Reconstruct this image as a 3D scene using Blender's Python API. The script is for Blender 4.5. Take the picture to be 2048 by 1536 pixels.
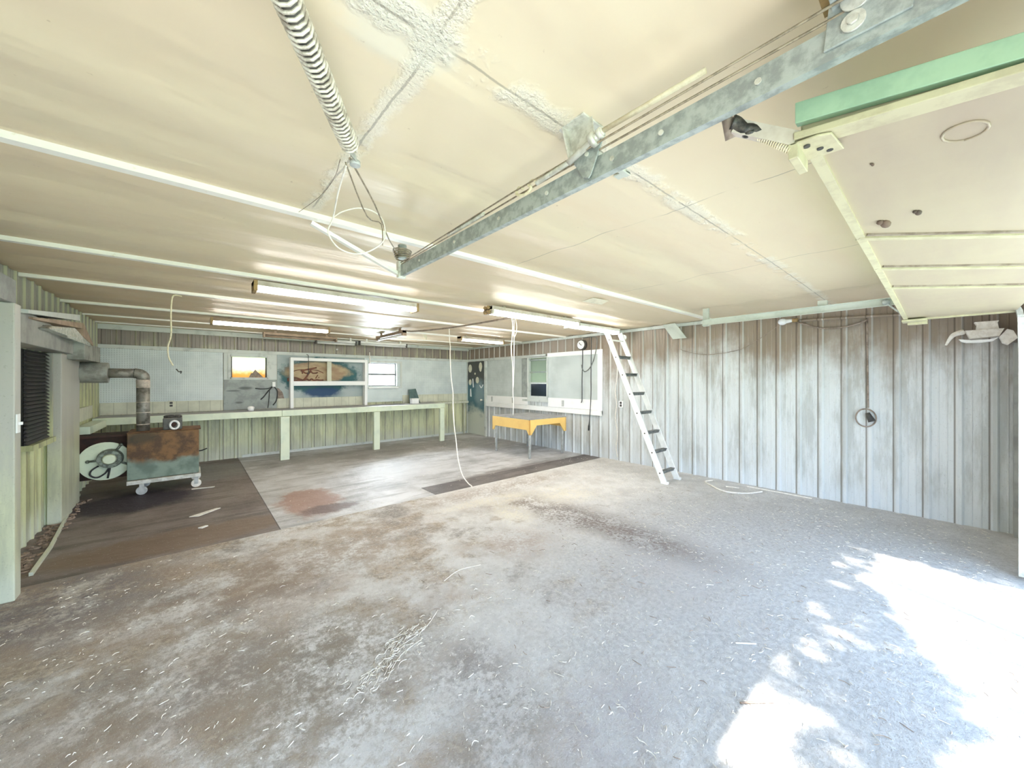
import bpy, bmesh, math, random
from mathutils import Vector, Matrix

for o in list(bpy.data.objects):
    bpy.data.objects.remove(o, do_unlink=True)
C = bpy.context.scene.collection
S = bpy.context.scene
PI = math.pi

# ------------------------------------------------------------------ camera
# room axes: X along the back wall (to the right), Y into the room, Z up; metres
cam_d = bpy.data.cameras.new('camera')
cam = bpy.data.objects.new('camera', cam_d)
C.objects.link(cam)
cam.location = (0, 0, 1.5)
cam.rotation_euler = (PI / 2, 0, math.radians(49.3 - 90))
cam_d.sensor_fit = 'HORIZONTAL'
cam_d.sensor_width = 36
cam_d.lens = 36 * 745 / 2048
cam_d.shift_y = -7 / 2048
cam_d.clip_start = 0.02
S.camera = cam

# ------------------------------------------------------------------ light
SKY = 1.25
SUN = 3.2
TUBE = 8.0
w = bpy.data.worlds.new('sky')
S.world = w
w.use_nodes = True
wn = w.node_tree.nodes
wl = w.node_tree.links
bg = wn['Background']
tc = wn.new('ShaderNodeTexCoord')
sp = wn.new('ShaderNodeSeparateXYZ')
wl.new(tc.outputs['Generated'], sp.inputs[0])
rp = wn.new('ShaderNodeValToRGB')
rp.color_ramp.elements[0].position = 0.0
rp.color_ramp.elements[0].color = (0.72, 0.86, 1.0, 1)
rp.color_ramp.elements[1].position = 0.7
rp.color_ramp.elements[1].color = (0.46, 0.67, 1.0, 1)
wl.new(sp.outputs[2], rp.inputs[0])
wl.new(rp.outputs[0], bg.inputs[0])
bg.inputs[1].default_value = SKY

sun_d = bpy.data.lights.new('sun', 'SUN')
sun_d.energy = SUN
sun_d.angle = math.radians(0.9)
sun_d.color = (1.0, 0.95, 0.86)
sun = bpy.data.objects.new('sun', sun_d)
C.objects.link(sun)
sdir = Vector((0.05, -0.57, 1.0))
sun.rotation_euler = sdir.to_track_quat('Z', 'Y').to_euler()

def daylight(name, loc, aim, sx, sy, power):
    d = bpy.data.lights.new(name, 'AREA')
    d.shape = 'RECTANGLE'
    d.size, d.size_y = sx, sy
    d.energy = power
    d.color = (0.86, 0.93, 1.0)
    o = bpy.data.objects.new(name, d)
    C.objects.link(o)
    o.location = loc
    o.rotation_euler = Vector(aim).to_track_quat('-Z', 'Z').to_euler()
daylight('window_daylight', (3.55, 9.14, 1.65), (-0.1, -1, -0.12), 0.68, 0.55, 20)

S.view_settings.view_transform = 'Standard'
S.view_settings.look = 'None'
S.view_settings.exposure = 2.8
S.view_settings.gamma = 1.0
S.view_settings.use_curve_mapping = False
try:
    S.cycles.max_bounces = 14
    S.cycles.diffuse_bounces = 10
    S.cycles.glossy_bounces = 4
    S.cycles.transmission_bounces = 6
    S.cycles.sample_clamp_indirect = 6.0
    S.cycles.use_denoising = True
except Exception:
    pass

# room sizes
XL, XR, YB, YF, ZC = -1.16, 6.08, 9.0, -0.48, 2.42
RIB = 0.2255

# ------------------------------------------------------------------ materials
class G:
    """small helper around one material's node tree"""
    def __init__(s, name):
        s.m = bpy.data.materials.new(name)
        s.m.use_nodes = True
        s.t = s.m.node_tree
        s.b = s.t.nodes['Principled BSDF']
        s.p = None

    def n(s, k):
        return s.t.nodes.new(k)

    def put(s, v, sock):
        if isinstance(v, (int, float)):
            sock.default_value = v
        elif isinstance(v, tuple):
            sock.default_value = v if len(v) != 3 or sock.type == 'VECTOR' else (*v, 1)
        else:
            s.t.links.new(v, sock)

    def pos(s):
        if s.p is None:
            g = s.n('ShaderNodeNewGeometry')
            x = s.n('ShaderNodeSeparateXYZ')
            s.t.links.new(g.outputs['Position'], x.inputs[0])
            s.p = (g.outputs['Position'], x.outputs[0], x.outputs[1], x.outputs[2])
        return s.p

    def f(s, op, a, b=0.0, c=0.0, clamp=False):
        q = s.n('ShaderNodeMath')
        q.operation = op
        q.use_clamp = clamp
        for i, v in enumerate((a, b, c)):
            s.put(v, q.inputs[i])
        return q.outputs[0]

    def noise(s, scale, detail=4, rough=0.6, stretch=None, off=0.0):
        v = s.pos()[0]
        mp = s.n('ShaderNodeMapping')
        s.t.links.new(v, mp.inputs[0])
        if stretch:
            mp.inputs['Scale'].default_value = stretch
        mp.inputs['Location'].default_value = (off, off * 0.7, off * 0.3)
        q = s.n('ShaderNodeTexNoise')
        q.inputs['Scale'].default_value = scale
        q.inputs['Detail'].default_value = detail
        q.inputs['Roughness'].default_value = rough
        s.t.links.new(mp.outputs[0], q.inputs['Vector'])
        return q.outputs[0]

    def step(s, v, a, b):
        q = s.n('ShaderNodeMapRange')
        q.interpolation_type = 'SMOOTHSTEP'
        s.put(v, q.inputs[0])
        q.inputs[1].default_value = a
        q.inputs[2].default_value = b
        q.inputs[3].default_value = 0
        q.inputs[4].default_value = 1
        return q.outputs[0]

    def mix(s, fac, a, b, mode='MIX'):
        q = s.n('ShaderNodeMix')
        q.data_type = 'RGBA'
        q.blend_type = mode
        s.put(fac, q.inputs[0])
        s.put(a, q.inputs[6])
        s.put(b, q.inputs[7])
        return q.outputs[2]

    def blob(s, cx, cy, rx, ry, soft=0.35, warp=None, amt=0.5, ax=(1, 2)):
        """1 inside an uneven stain, 0 outside"""
        p = s.pos()
        a = s.f('DIVIDE', s.f('SUBTRACT', p[ax[0]], cx), rx)
        b = s.f('DIVIDE', s.f('SUBTRACT', p[ax[1]], cy), ry)
        d = s.f('SQRT', s.f('ADD', s.f('MULTIPLY', a, a), s.f('MULTIPLY', b, b)))
        if warp is not None:
            d = s.f('ADD', d, s.f('MULTIPLY', s.f('SUBTRACT', warp, 0.5), amt * 2))
        return s.f('SUBTRACT', 1.0, s.step(d, 1 - soft, 1 + soft))

    def line(s, coord, at, wdt, warp=None, amt=0.0):
        d = s.f('ABSOLUTE', s.f('SUBTRACT', coord, at))
        if warp is not None:
            d = s.f('ABSOLUTE', s.f('ADD', s.f('SUBTRACT', coord, at), s.f('MULTIPLY', s.f('SUBTRACT', warp, 0.5), amt)))
        return s.f('SUBTRACT', 1.0, s.step(d, wdt * 0.4, wdt))

    def bump(s, h, dist=0.01, strength=1.0):
        q = s.n('ShaderNodeBump')
        q.inputs['Strength'].default_value = strength
        q.inputs['Distance'].default_value = dist
        s.put(h, q.inputs['Height'])
        s.t.links.new(q.outputs[0], s.b.inputs['Normal'])

    def done(s, col, rough=0.7, metal=0.0, spec=0.5):
        s.put(col, s.b.inputs['Base Color'])
        s.put(rough, s.b.inputs['Roughness'])
        s.b.inputs['Metallic'].default_value = metal
        s.b.inputs['Specular IOR Level'].default_value = spec
        return s.m


def plain(name, a, b=None, scale=6, rough=0.6, metal=0.0, lo=0.42, hi=0.62, bump=0.0, stretch=None, spec=0.5):
    g = G(name)
    if b is None:
        b = tuple(c * 0.8 for c in a)
    nz = g.noise(scale, 5, 0.65, stretch)
    if bump:
        g.bump(g.noise(scale * 8, 4, 0.6, stretch), bump)
    return g.done(g.mix(g.step(nz, lo, hi), a, b), rough, metal, spec)


M = {}
M['white'] = plain('white_paint', (0.80, 0.81, 0.80), (0.66, 0.66, 0.62), 3, 0.45, lo=0.5, hi=0.75)
M['trim'] = plain('aged_white_board', (0.62, 0.66, 0.64), (0.42, 0.46, 0.45), 5, 0.55, lo=0.5, hi=0.72)
M['brightwhite'] = plain('fresh_white_board', (0.93, 0.94, 0.95), (0.82, 0.84, 0.85), 4, 0.4, lo=0.5, hi=0.8)
M['batten'] = plain('batten_paint', (0.93, 0.92, 0.89), (0.66, 0.58, 0.46), 9, 0.3, lo=0.62, hi=0.76)
M['mint'] = plain('pale_green_paint', (0.74, 0.82, 0.66), (0.62, 0.71, 0.58), 4, 0.5, lo=0.45, hi=0.7)
M['galv'] = plain('galvanised_steel', (0.46, 0.51, 0.50), (0.30, 0.33, 0.33), 22, 0.45, 0.2, lo=0.40, hi=0.62, bump=0.0006)
M['galvlawnlit'] = plain('galvanised_door_stile', (0.44, 0.66, 0.48), (0.36, 0.56, 0.41), 6, 0.4, 0.35)  # green reflected from the grass is put into this base colour
M['zinc'] = plain('zinc_bracket', (0.74, 0.74, 0.69), (0.52, 0.51, 0.46), 18, 0.4, 0.15)
M['creammetal'] = plain('cream_painted_steel', (0.56, 0.53, 0.36), (0.48, 0.44, 0.30), 16, 0.5, 0.0)
M['spring'] = plain('pale_steel_spring', (0.80, 0.76, 0.68), (0.45, 0.40, 0.34), 30, 0.4, 0.3)
M['cable'] = plain('steel_cable', (0.36, 0.30, 0.22), (0.22, 0.18, 0.13), 40, 0.5, 0.3)
M['palecord'] = plain('pale_cord', (0.80, 0.74, 0.56), (0.68, 0.60, 0.42), 30, 0.7)
M['whitecord'] = plain('white_cord', (0.90, 0.87, 0.82), (0.78, 0.74, 0.68), 30, 0.6)
M['black'] = plain('black_rubber', (0.025, 0.027, 0.03), (0.05, 0.05, 0.055), 20, 0.6)
M['dark'] = plain('dark_iron', (0.06, 0.06, 0.06), (0.11, 0.10, 0.09), 12, 0.6, 0.3)
M['grease'] = plain('black_grease', (0.02, 0.02, 0.022), (0.10, 0.09, 0.08), 40, 0.4)
M['alu'] = plain('ladder_aluminium', (0.93, 0.94, 0.94), (0.82, 0.83, 0.83), 8, 0.45, 0.0)
M['rung'] = plain('grey_rung', (0.22, 0.23, 0.22), (0.13, 0.14, 0.14), 14, 0.5, 0.3)
M['orange'] = plain('yellow_orange_paint', (0.92, 0.62, 0.20), (0.84, 0.54, 0.18), 5, 0.5, lo=0.4, hi=0.8)
M['tabletop'] = plain('grey_table_top', (0.40, 0.40, 0.41), (0.28, 0.28, 0.28), 7, 0.5)
M['leg'] = plain('grey_steel_leg', (0.55, 0.57, 0.57), (0.40, 0.42, 0.42), 12, 0.4, 0.1)
M['fixture'] = plain('fixture_enamel', (0.62, 0.57, 0.52), (0.46, 0.40, 0.34), 5, 0.45, lo=0.45, hi=0.7)
M['fixturebrown'] = plain('brown_fixture_enamel', (0.40, 0.29, 0.21), (0.28, 0.20, 0.14), 6, 0.5)
M['brownend'] = plain('rusty_end_plate', (0.42, 0.28, 0.12), (0.25, 0.17, 0.09), 20, 0.6)
M['pipe'] = plain('sooty_pipe', (0.30, 0.29, 0.26), (0.16, 0.15, 0.13), 12, 0.5, 0.4)
M['pipepatch'] = plain('pink_grey_band', (0.62, 0.55, 0.49), (0.42, 0.37, 0.33), 25, 0.6)
M['duct'] = plain('dull_duct_metal', (0.36, 0.37, 0.34), (0.22, 0.22, 0.20), 5, 0.55, 0.2)
M['foil'] = plain('aluminium_foil', (0.85, 0.88, 0.85), (0.45, 0.5, 0.48), 30, 0.25, 0.7, bump=0.004)
M['rust'] = plain('rusted_steel', (0.22, 0.11, 0.05), (0.11, 0.055, 0.03), 9, 0.75)
M['darkrust'] = plain('dark_rust', (0.055, 0.025, 0.018), (0.035, 0.02, 0.016), 9, 0.8)
M['blower'] = plain('pale_green_enamel', (0.70, 0.78, 0.62), (0.55, 0.63, 0.5), 6, 0.45, lo=0.45, hi=0.8)
M['blowerdark'] = plain('oily_motor', (0.09, 0.10, 0.08), (0.25, 0.28, 0.24), 20, 0.4, 0.4)
M['greybox'] = plain('grey_control_box', (0.13, 0.13, 0.12), (0.08, 0.08, 0.075), 14, 0.6)
M['glassdark'] = plain('dark_opening', (0.012, 0.013, 0.015), (0.03, 0.03, 0.033), 5, 0.6)
M['louvre'] = plain('dark_louvre', (0.022, 0.02, 0.026), (0.012, 0.016, 0.016), 6, 0.5)
M['straw'] = plain('straw_bits', (0.84, 0.80, 0.72), (0.62, 0.56, 0.46), 30, 0.8)
M['twig'] = plain('dry_twig', (0.34, 0.26, 0.20), (0.20, 0.15, 0.12), 30, 0.8)
M['bark'] = plain('bark', (0.16, 0.11, 0.08), (0.08, 0.06, 0.045), 8, 0.9)
M['leaf'] = plain('leaf_green', (0.10, 0.24, 0.05), (0.06, 0.15, 0.03), 3, 0.6)
M['grass'] = plain('grass_green', (0.28, 0.42, 0.15), (0.20, 0.33, 0.10), 2, 0.9)
M['apron'] = plain('pale_gravel', (0.50, 0.49, 0.45), (0.40, 0.41, 0.36), 3, 0.9)
M['teal'] = plain('dark_teal_box', (0.10, 0.17, 0.16), (0.06, 0.11, 0.11), 8, 0.6)
M['blackcloth'] = M['black']
M['bulb'] = plain('bulb_glass', (0.86, 0.89, 0.94), (0.75, 0.80, 0.88), 8, 0.15)
M['palewhite'] = plain('off_white_paper', (0.78, 0.76, 0.62), (0.66, 0.64, 0.52), 20, 0.6)
M['palesheet'] = plain('pale_grey_sheet', (0.56, 0.60, 0.55), (0.48, 0.52, 0.47), 5, 0.5)
M['tan'] = plain('peeling_board', (0.34, 0.28, 0.24), (0.22, 0.17, 0.14), 14, 0.8)


def mat_tube():
    g = G('fluorescent_tube')
    g.b.inputs['Emission Color'].default_value = (1, 0.97, 0.9, 1)
    g.b.inputs['Emission Strength'].default_value = TUBE  # glow added as fill for the dim back of the room
    return g.done((0.92, 0.91, 0.88), 0.2)
M['tube'] = mat_tube()


def mat_glass(name, tint, rough=0.02):
    g = G(name)
    t = g.t
    out = t.nodes['Material Output']
    tr = g.n('ShaderNodeBsdfTransparent')
    tr.inputs[0].default_value = (*tint, 1)
    gl = g.n('ShaderNodeBsdfGlossy')
    gl.inputs['Roughness'].default_value = rough
    mx = g.n('ShaderNodeMixShader')
    fr = g.n('ShaderNodeFresnel')
    fr.inputs[0].default_value = 1.45
    t.links.new(fr.outputs[0], mx.inputs[0])
    t.links.new(tr.outputs[0], mx.inputs[1])
    t.links.new(gl.outputs[0], mx.inputs[2])
    t.links.new(mx.outputs[0], out.inputs[0])
    return g.m
M['glass'] = mat_glass('window_glass', (0.95, 0.97, 0.98))
M['dimglass'] = mat_glass('dusty_glass', (0.24, 0.27, 0.34), 0.08)


def mat_translucent(name, a, b, lo, hi, axis=3):
    """cloth or plastic over a window: daylight shows through it"""
    g = G(name)
    t = g.t
    z = g.pos()[axis]
    nz = g.noise(7, 3, 0.6)
    v = g.f('ADD', z, g.f('MULTIPLY', g.f('SUBTRACT', nz, 0.5), 0.22))
    col = g.mix(g.step(v, lo, hi), a, b)
    out = t.nodes['Material Output']
    tl = g.n('ShaderNodeBsdfTranslucent')
    df = g.n('ShaderNodeBsdfDiffuse')
    mx = g.n('ShaderNodeMixShader')
    mx.inputs[0].default_value = 0.2
    t.links.new(col, tl.inputs[0])
    t.links.new(col, df.inputs[0])
    t.links.new(tl.outputs[0], mx.inputs[1])
    t.links.new(df.outputs[0], mx.inputs[2])
    t.links.new(mx.outputs[0], out.inputs[0])
    return g.m
M['orangecloth'] = mat_translucent('orange_plastic_sheet', (0.45, 0.16, 0.03), (0.95, 0.80, 0.58), 1.60, 1.86)
M['blind'] = mat_translucent('beige_blind', (0.13, 0.125, 0.09), (0.09, 0.085, 0.065), 1.4, 2.0)


def mat_concrete_front():
    g = G('worn_concrete')
    p, x, y, z = g.pos()
    big = g.noise(0.9, 6, 0.62)
    mid = g.noise(4.2, 8, 0.74, off=3)
    fine = g.noise(30, 6, 0.75, off=1)
    warp = g.noise(3.4, 9, 0.76, off=9)
    speck = g.noise(110, 2, 0.5, off=5)
    col = g.mix(g.step(mid, 0.36, 0.66), (0.80, 0.785, 0.77), (0.64, 0.62, 0.60))
    # earth tracked in, thickest toward the left
    lean = g.f('ADD', g.f('MULTIPLY', g.f('SUBTRACT', 2.0, x), 0.075), g.f('MULTIPLY', g.f('SUBTRACT', y, 2.0), 0.02))
    d0 = g.f('ADD', big, g.f('ADD', lean, g.f('MULTIPLY', g.f('SUBTRACT', warp, 0.5), 1.5)))
    soil = g.mix(g.step(fine, 0.36, 0.68), (0.29, 0.225, 0.165), (0.60, 0.51, 0.395))
    soil = g.mix(g.step(g.noise(2.1, 5, 0.6, off=17), 0.45, 0.62), soil, g.mix(g.step(fine, 0.36, 0.68), (0.25, 0.22, 0.20), (0.50, 0.46, 0.42)))
    col = g.mix(g.f('MULTIPLY', g.step(d0, 0.47, 0.78), 0.9), col, soil)
    red = g.step(g.f('ADD', g.noise(1.7, 6, 0.65, off=14), g.f('MULTIPLY', lean, 0.5)), 0.52, 0.70)
    col = g.mix(g.f('MULTIPLY', red, 0.35), col, (0.46, 0.35, 0.27))
    # gritty, greyer surface by the doorway, darkened to offset the strong daylight there
    grit = g.blob(3.6, 0.7, 2.5, 1.9, 0.5, warp, 0.5)
    col = g.mix(g.f('MULTIPLY', grit, 0.85), col, g.mix(g.step(fine, 0.35, 0.68), (0.36, 0.36, 0.37), (0.56, 0.56, 0.565)))
    grain = g.step(g.f('ADD', fine, g.f('MULTIPLY', g.f('SUBTRACT', warp, 0.5), 0.9)), 0.36, 0.62)
    for (cx, cy, rx, ry, am, c) in [
        (3.2, 2.9, 0.36, 0.75, 1.0, (0.13, 0.10, 0.085)), (3.25, 1.95, 0.28, 0.80, 1.0, (0.12, 0.095, 0.085)), (2.95, 3.5, 0.5, 0.3, 0.8, (0.17, 0.125, 0.09)),
        (-0.75, 3.9, 0.60, 0.55, 0.95, (0.12, 0.105, 0.115)), (0.30, 3.35, 0.9, 0.40, 0.8, (0.20, 0.155, 0.125)),
        (0.55, 2.1, 0.50, 0.55, 0.95, (0.17, 0.145, 0.115)), (2.3, 2.6, 0.34, 0.30, 0.75, (0.25, 0.19, 0.16)),
        (1.12, 1.60, 0.20, 0.32, 0.9, (0.18, 0.165, 0.16)), (0.95, 1.2, 0.35, 0.20, 0.9, (0.19, 0.175, 0.16)),
        (-0.1, 2.5, 0.5, 0.4, 0.8, (0.18, 0.15, 0.125)), (3.4, 4.05, 1.5, 0.22, 0.75, (0.24, 0.19, 0.155)),
        (1.25, 3.5, 0.6, 0.45, 0.6, (0.30, 0.24, 0.19)), (5.4, 3.5, 0.5, 0.9, 0.5, (0.32, 0.32, 0.32)),
        (1.45, 0.98, 0.3, 0.2, 0.8, (0.24, 0.225, 0.24)), (2.7, 1.35, 0.35, 0.5, 0.45, (0.30, 0.28, 0.28))]:
        col = g.mix(g.f('MULTIPLY', g.f('MULTIPLY', g.blob(cx, cy, rx, ry, 0.6, warp, 1.3), am * 0.85), grain), col, tuple(k * 1.5 for k in c))
    for (cx, cy, rx, ry) in [(3.05, 3.65, 0.42, 0.16), (2.6, 3.75, 0.4, 0.1), (3.75, 3.3, 0.45, 0.35), (2.75, 3.2, 0.2, 0.3)]:
        col = g.mix(g.f('MULTIPLY', g.f('MULTIPLY', g.blob(cx, cy, rx, ry, 0.5, warp, 1.4), 0.9), grain), col, (0.80, 0.76, 0.66))
    col = g.mix(g.step(speck, 0.66, 0.74), col, (0.80, 0.79, 0.75))
    col = g.mix(g.f('MULTIPLY', g.step(g.noise(55, 3, 0.6, off=22), 0.60, 0.70), 0.6), col, (0.40, 0.38, 0.36))
    g.bump(g.f('ADD', g.f('MULTIPLY', fine, 1.0), g.f('MULTIPLY', g.noise(9, 5, 0.6, off=4), 0.8)), 0.022)
    return g.done(col, 0.85, spec=0.3)
M['floorfront'] = mat_concrete_front()


def mat_concrete_back(name, a, b, stains_and_shade, gloss=0.58):
    g = G(name)
    mid = g.noise(2.2, 7, 0.65, off=2)
    strk = g.noise(2.0, 6, 0.65, (0.6, 3.2, 1), off=6)
    warp = g.noise(3.0, 7, 0.7, off=8)
    col = g.mix(g.step(mid, 0.35, 0.68), a, b)
    col = g.mix(g.f('MULTIPLY', g.step(strk, 0.48, 0.66), 0.6), col, tuple(c * 0.55 for c in b))
    for (cx, cy, rx, ry, am, c, wa) in stains_and_shade:
        col = g.mix(g.f('MULTIPLY', g.blob(cx, cy, rx, ry, 0.25, warp, wa), am), col, c)
    col = g.mix(g.step(g.noise(90, 2, 0.5, off=5), 0.69, 0.75), col, (0.5, 0.5, 0.48))
    g.bump(g.noise(14, 5, 0.6, off=4), 0.008)
    return g.done(col, gloss, spec=0.5)
M['floordark'] = mat_concrete_back('oil_dark_concrete', (0.25, 0.21, 0.195), (0.15, 0.12, 0.115), [
    (-0.55, 6.6, 0.6, 0.5, 1.0, (0.035, 0.024, 0.036), 0.6), (0.0, 4.75, 1.0, 0.3, 0.7, (0.20, 0.135, 0.09), 0.7),  # first blob: dirt and shadow painted at the furnace
    (0.1, 7.9, 0.9, 0.7, 0.6, (0.26, 0.26, 0.25), 0.8)])
M['floorgrey'] = mat_concrete_back('grey_back_concrete', (0.60, 0.60, 0.62), (0.40, 0.395, 0.40), [
    (1.12, 5.2, 0.34, 0.62, 0.85, (0.33, 0.19, 0.14), 0.9), (1.25, 4.75, 0.3, 0.16, 0.8, (0.13, 0.09, 0.085), 0.9),
    (4.2, 4.62, 1.6, 0.30, 0.75, (0.19, 0.165, 0.155), 0.6), (3.0, 7.9, 2.2, 0.55, 0.55, (0.22, 0.20, 0.19), 0.8),
    (5.2, 7.2, 0.9, 0.9, 0.5, (0.24, 0.24, 0.24), 0.8), (2.9, 6.0, 0.9, 0.6, 0.6, (0.66, 0.66, 0.68), 0.7)])
M['floorpatch'] = mat_concrete_back('black_stained_concrete', (0.19, 0.17, 0.165), (0.11, 0.095, 0.095), [])


def p_axis(g, axis):
    return g.pos()[axis]


def mat_sheet(name, clean, grime, high, axis, ztop, seed=0.0, foot=None, crease=None):
    """ribbed steel cladding with soot that has settled on its upper part"""
    g = G(name)
    p, x, y, z = g.pos()
    st = (0.9, 0.9, 0.16)
    n1 = g.noise(5, 6, 0.7, st, off=seed)
    n2 = g.noise(1.3, 5, 0.65, off=seed + 4)
    col = g.mix(g.step(n1, 0.42, 0.62), clean, grime)
    h = g.f('ADD', z, g.f('MULTIPLY', g.f('SUBTRACT', n2, 0.5), 1.5))
    h = g.f('ADD', h, g.f('MULTIPLY', g.f('SUBTRACT', n1, 0.5), 0.8))
    col = g.mix(g.f('MULTIPLY', g.step(h, ztop - 0.35, ztop + 0.45), 0.9), col, high)
    if foot:
        col = g.mix(g.f('MULTIPLY', g.f('SUBTRACT', 1.0, g.step(g.f('ADD', z, g.f('MULTIPLY', n1, 0.3)), 0.2, 0.5)), 0.7), col, foot)
    col = g.mix(g.f('MULTIPLY', g.step(g.noise(70, 3, 0.6, off=seed), 0.6, 0.72), 0.3), col, tuple(c * 0.5 for c in grime))
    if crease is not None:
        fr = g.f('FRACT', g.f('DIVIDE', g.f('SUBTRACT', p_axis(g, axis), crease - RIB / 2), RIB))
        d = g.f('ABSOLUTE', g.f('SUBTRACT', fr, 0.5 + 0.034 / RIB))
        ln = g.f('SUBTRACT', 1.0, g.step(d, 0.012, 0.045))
        col = g.mix(g.f('MULTIPLY', ln, 0.75), col, tuple(c * 0.42 for c in high))  # rib shading painted as a dark line along one edge
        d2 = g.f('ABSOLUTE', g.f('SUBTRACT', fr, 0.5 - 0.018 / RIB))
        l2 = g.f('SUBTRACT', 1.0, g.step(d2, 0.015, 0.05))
        col = g.mix(g.f('MULTIPLY', l2, 0.4), col, tuple(min(1, c * 1.25) for c in clean))  # painted highlight line on the other side of the rib
    return g.done(col, 0.42, 0.0, 0.5)
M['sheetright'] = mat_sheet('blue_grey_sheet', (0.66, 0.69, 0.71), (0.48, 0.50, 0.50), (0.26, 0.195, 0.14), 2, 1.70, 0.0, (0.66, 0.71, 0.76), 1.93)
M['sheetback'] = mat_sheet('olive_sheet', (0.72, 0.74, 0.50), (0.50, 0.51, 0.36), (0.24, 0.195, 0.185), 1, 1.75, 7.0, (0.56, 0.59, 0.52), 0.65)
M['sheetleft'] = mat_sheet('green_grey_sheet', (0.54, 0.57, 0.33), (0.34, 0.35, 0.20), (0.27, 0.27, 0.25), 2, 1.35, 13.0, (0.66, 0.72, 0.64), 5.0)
M['postgrey'] = plain('grey_weathered_board', (0.36, 0.37, 0.35), (0.24, 0.245, 0.235), 3, 0.6, lo=0.4, hi=0.65)
M['post'] = mat_sheet('green_white_board', (0.58, 0.60, 0.44), (0.44, 0.46, 0.35), (0.47, 0.465, 0.44), 2, 0.85, 23.0, (0.68, 0.72, 0.62))


def mat_ceiling():
    g = G('cream_ceiling_sheet')
    p, x, y, z = g.pos()
    warp = g.noise(11, 4, 0.6)
    big = g.noise(0.55, 4, 0.6, off=2)
    strk = g.noise(1.6, 5, 0.6, (0.35, 2.0, 1), off=5)
    col = g.mix(g.step(big, 0.35, 0.65), (0.74, 0.65, 0.49), (0.72, 0.61, 0.46))
    col = g.mix(g.f('MULTIPLY', g.step(strk, 0.46, 0.7), 0.55), col, (0.72, 0.60, 0.44))
    # smoke-brown toward the stove end
    soot = g.step(g.f('ADD', y, g.f('MULTIPLY', g.f('SUBTRACT', strk, 0.5), 5.0)), 3.0, 7.5)
    col = g.mix(g.f('MULTIPLY', soot, 0.75), col, (0.66, 0.51, 0.34))
    mask = None
    gap = g.step(g.noise(2.3, 3, 0.6, off=31), 0.36, 0.50)
    for (cd, at, wd) in [(y, 0.9, 0.0055), (x, 0.5, 0.006), (x, 2.0, 0.006), (x, 3.48, 0.006), (x, 5.0, 0.005)]:
        l = g.line(cd, at, wd, warp, 0.012)
        mask = l if mask is None else g.f('MAXIMUM', mask, l)
    near = g.f('SUBTRACT', 1.0, g.step(y, 2.26, 2.30))
    tape = g.line(y, 0.9, 0.07, warp, 0.09)
    tape = g.f('MAXIMUM', tape, g.f('MULTIPLY', g.line(x, 0.5, 0.05, warp, 0.08), near))
    tape = g.f('MULTIPLY', tape, g.step(g.noise(4.1, 4, 0.65, off=41), 0.40, 0.52))
    col = g.mix(g.f('MULTIPLY', tape, 0.55), col, (0.90, 0.87, 0.78))
    col = g.mix(g.f('MULTIPLY', g.blob(0.42, 0.93, 0.16, 0.10, 0.3, warp, 0.5), 0.5), col, (0.66, 0.66, 0.60))
    seam = g.f('MULTIPLY', g.f('MULTIPLY', mask, near), gap)
    col = g.mix(g.f('MULTIPLY', seam, 0.6), col, (0.28, 0.25, 0.20))
    col = g.mix(g.f('MULTIPLY', g.step(g.noise(26, 3, 0.5, off=51), 0.72, 0.78), 0.4), col, (0.36, 0.26, 0.18))
    rgh = g.f('MULTIPLY', tape, g.noise(90, 3, 0.6))
    g.bump(g.f('ADD', g.f('MULTIPLY', rgh, 1.0), g.f('MULTIPLY', g.noise(3, 3, 0.5, (0.4, 1.6, 1)), 1.6)), 0.012)
    return g.done(col, 0.5, 0.0, 0.22)
M['ceiling'] = mat_ceiling()
M['doorpanel'] = plain('cream_door_sheet', (0.48, 0.42, 0.30), (0.43, 0.36, 0.275), 1.6, 0.5, lo=0.35, hi=0.7, bump=0.001, stretch=(0.6, 2, 1))


def mat_pegboard(name, col0, col1, dot):
    g = G(name)
    p, x, y, z = g.pos()
    fx = g.f('FRACT', g.f('DIVIDE', g.f('ADD', x, y), 0.03))
    fz = g.f('FRACT', g.f('DIVIDE', z, 0.03))
    a = g.f('SUBTRACT', fx, 0.5)
    b = g.f('SUBTRACT', fz, 0.5)
    d = g.f('SQRT', g.f('ADD', g.f('MULTIPLY', a, a), g.f('MULTIPLY', b, b)))
    hole = g.f('SUBTRACT', 1.0, g.step(d, 0.14, 0.24))
    nz = g.noise(2.0, 5, 0.65)
    col = g.mix(g.step(nz, 0.38, 0.66), col0, col1)
    return g.done(g.mix(g.f('MULTIPLY', hole, 0.5), col, dot), 0.6)
M['peg'] = mat_pegboard('pale_blue_pegboard', (0.72, 0.79, 0.80), (0.60, 0.67, 0.69), (0.12, 0.16, 0.17))
M['pegright'] = mat_pegboard('blue_grey_pegboard', (0.62, 0.68, 0.68), (0.50, 0.56, 0.56), (0.16, 0.19, 0.2))


def mat_greyboard():
    g = G('smudged_grey_board')
    warp = g.noise(6, 5, 0.65)
    col = g.mix(g.step(warp, 0.4, 0.62), (0.36, 0.40, 0.39), (0.27, 0.30, 0.295))
    for (cx, cz, rx, rz) in [(0.80, 1.35, 0.10, 0.03), (0.70, 1.07, 0.06, 0.02), (0.62, 1.30, 0.1, 0.012)]:
        col = g.mix(g.f('MULTIPLY', g.blob(cx, cz, rx, rz, 0.4, warp, 0.8, ax=(1, 3)), 0.7), col, (0.06, 0.07, 0.07))
    return g.done(col, 0.6)
M['greyboard'] = mat_greyboard()


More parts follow.
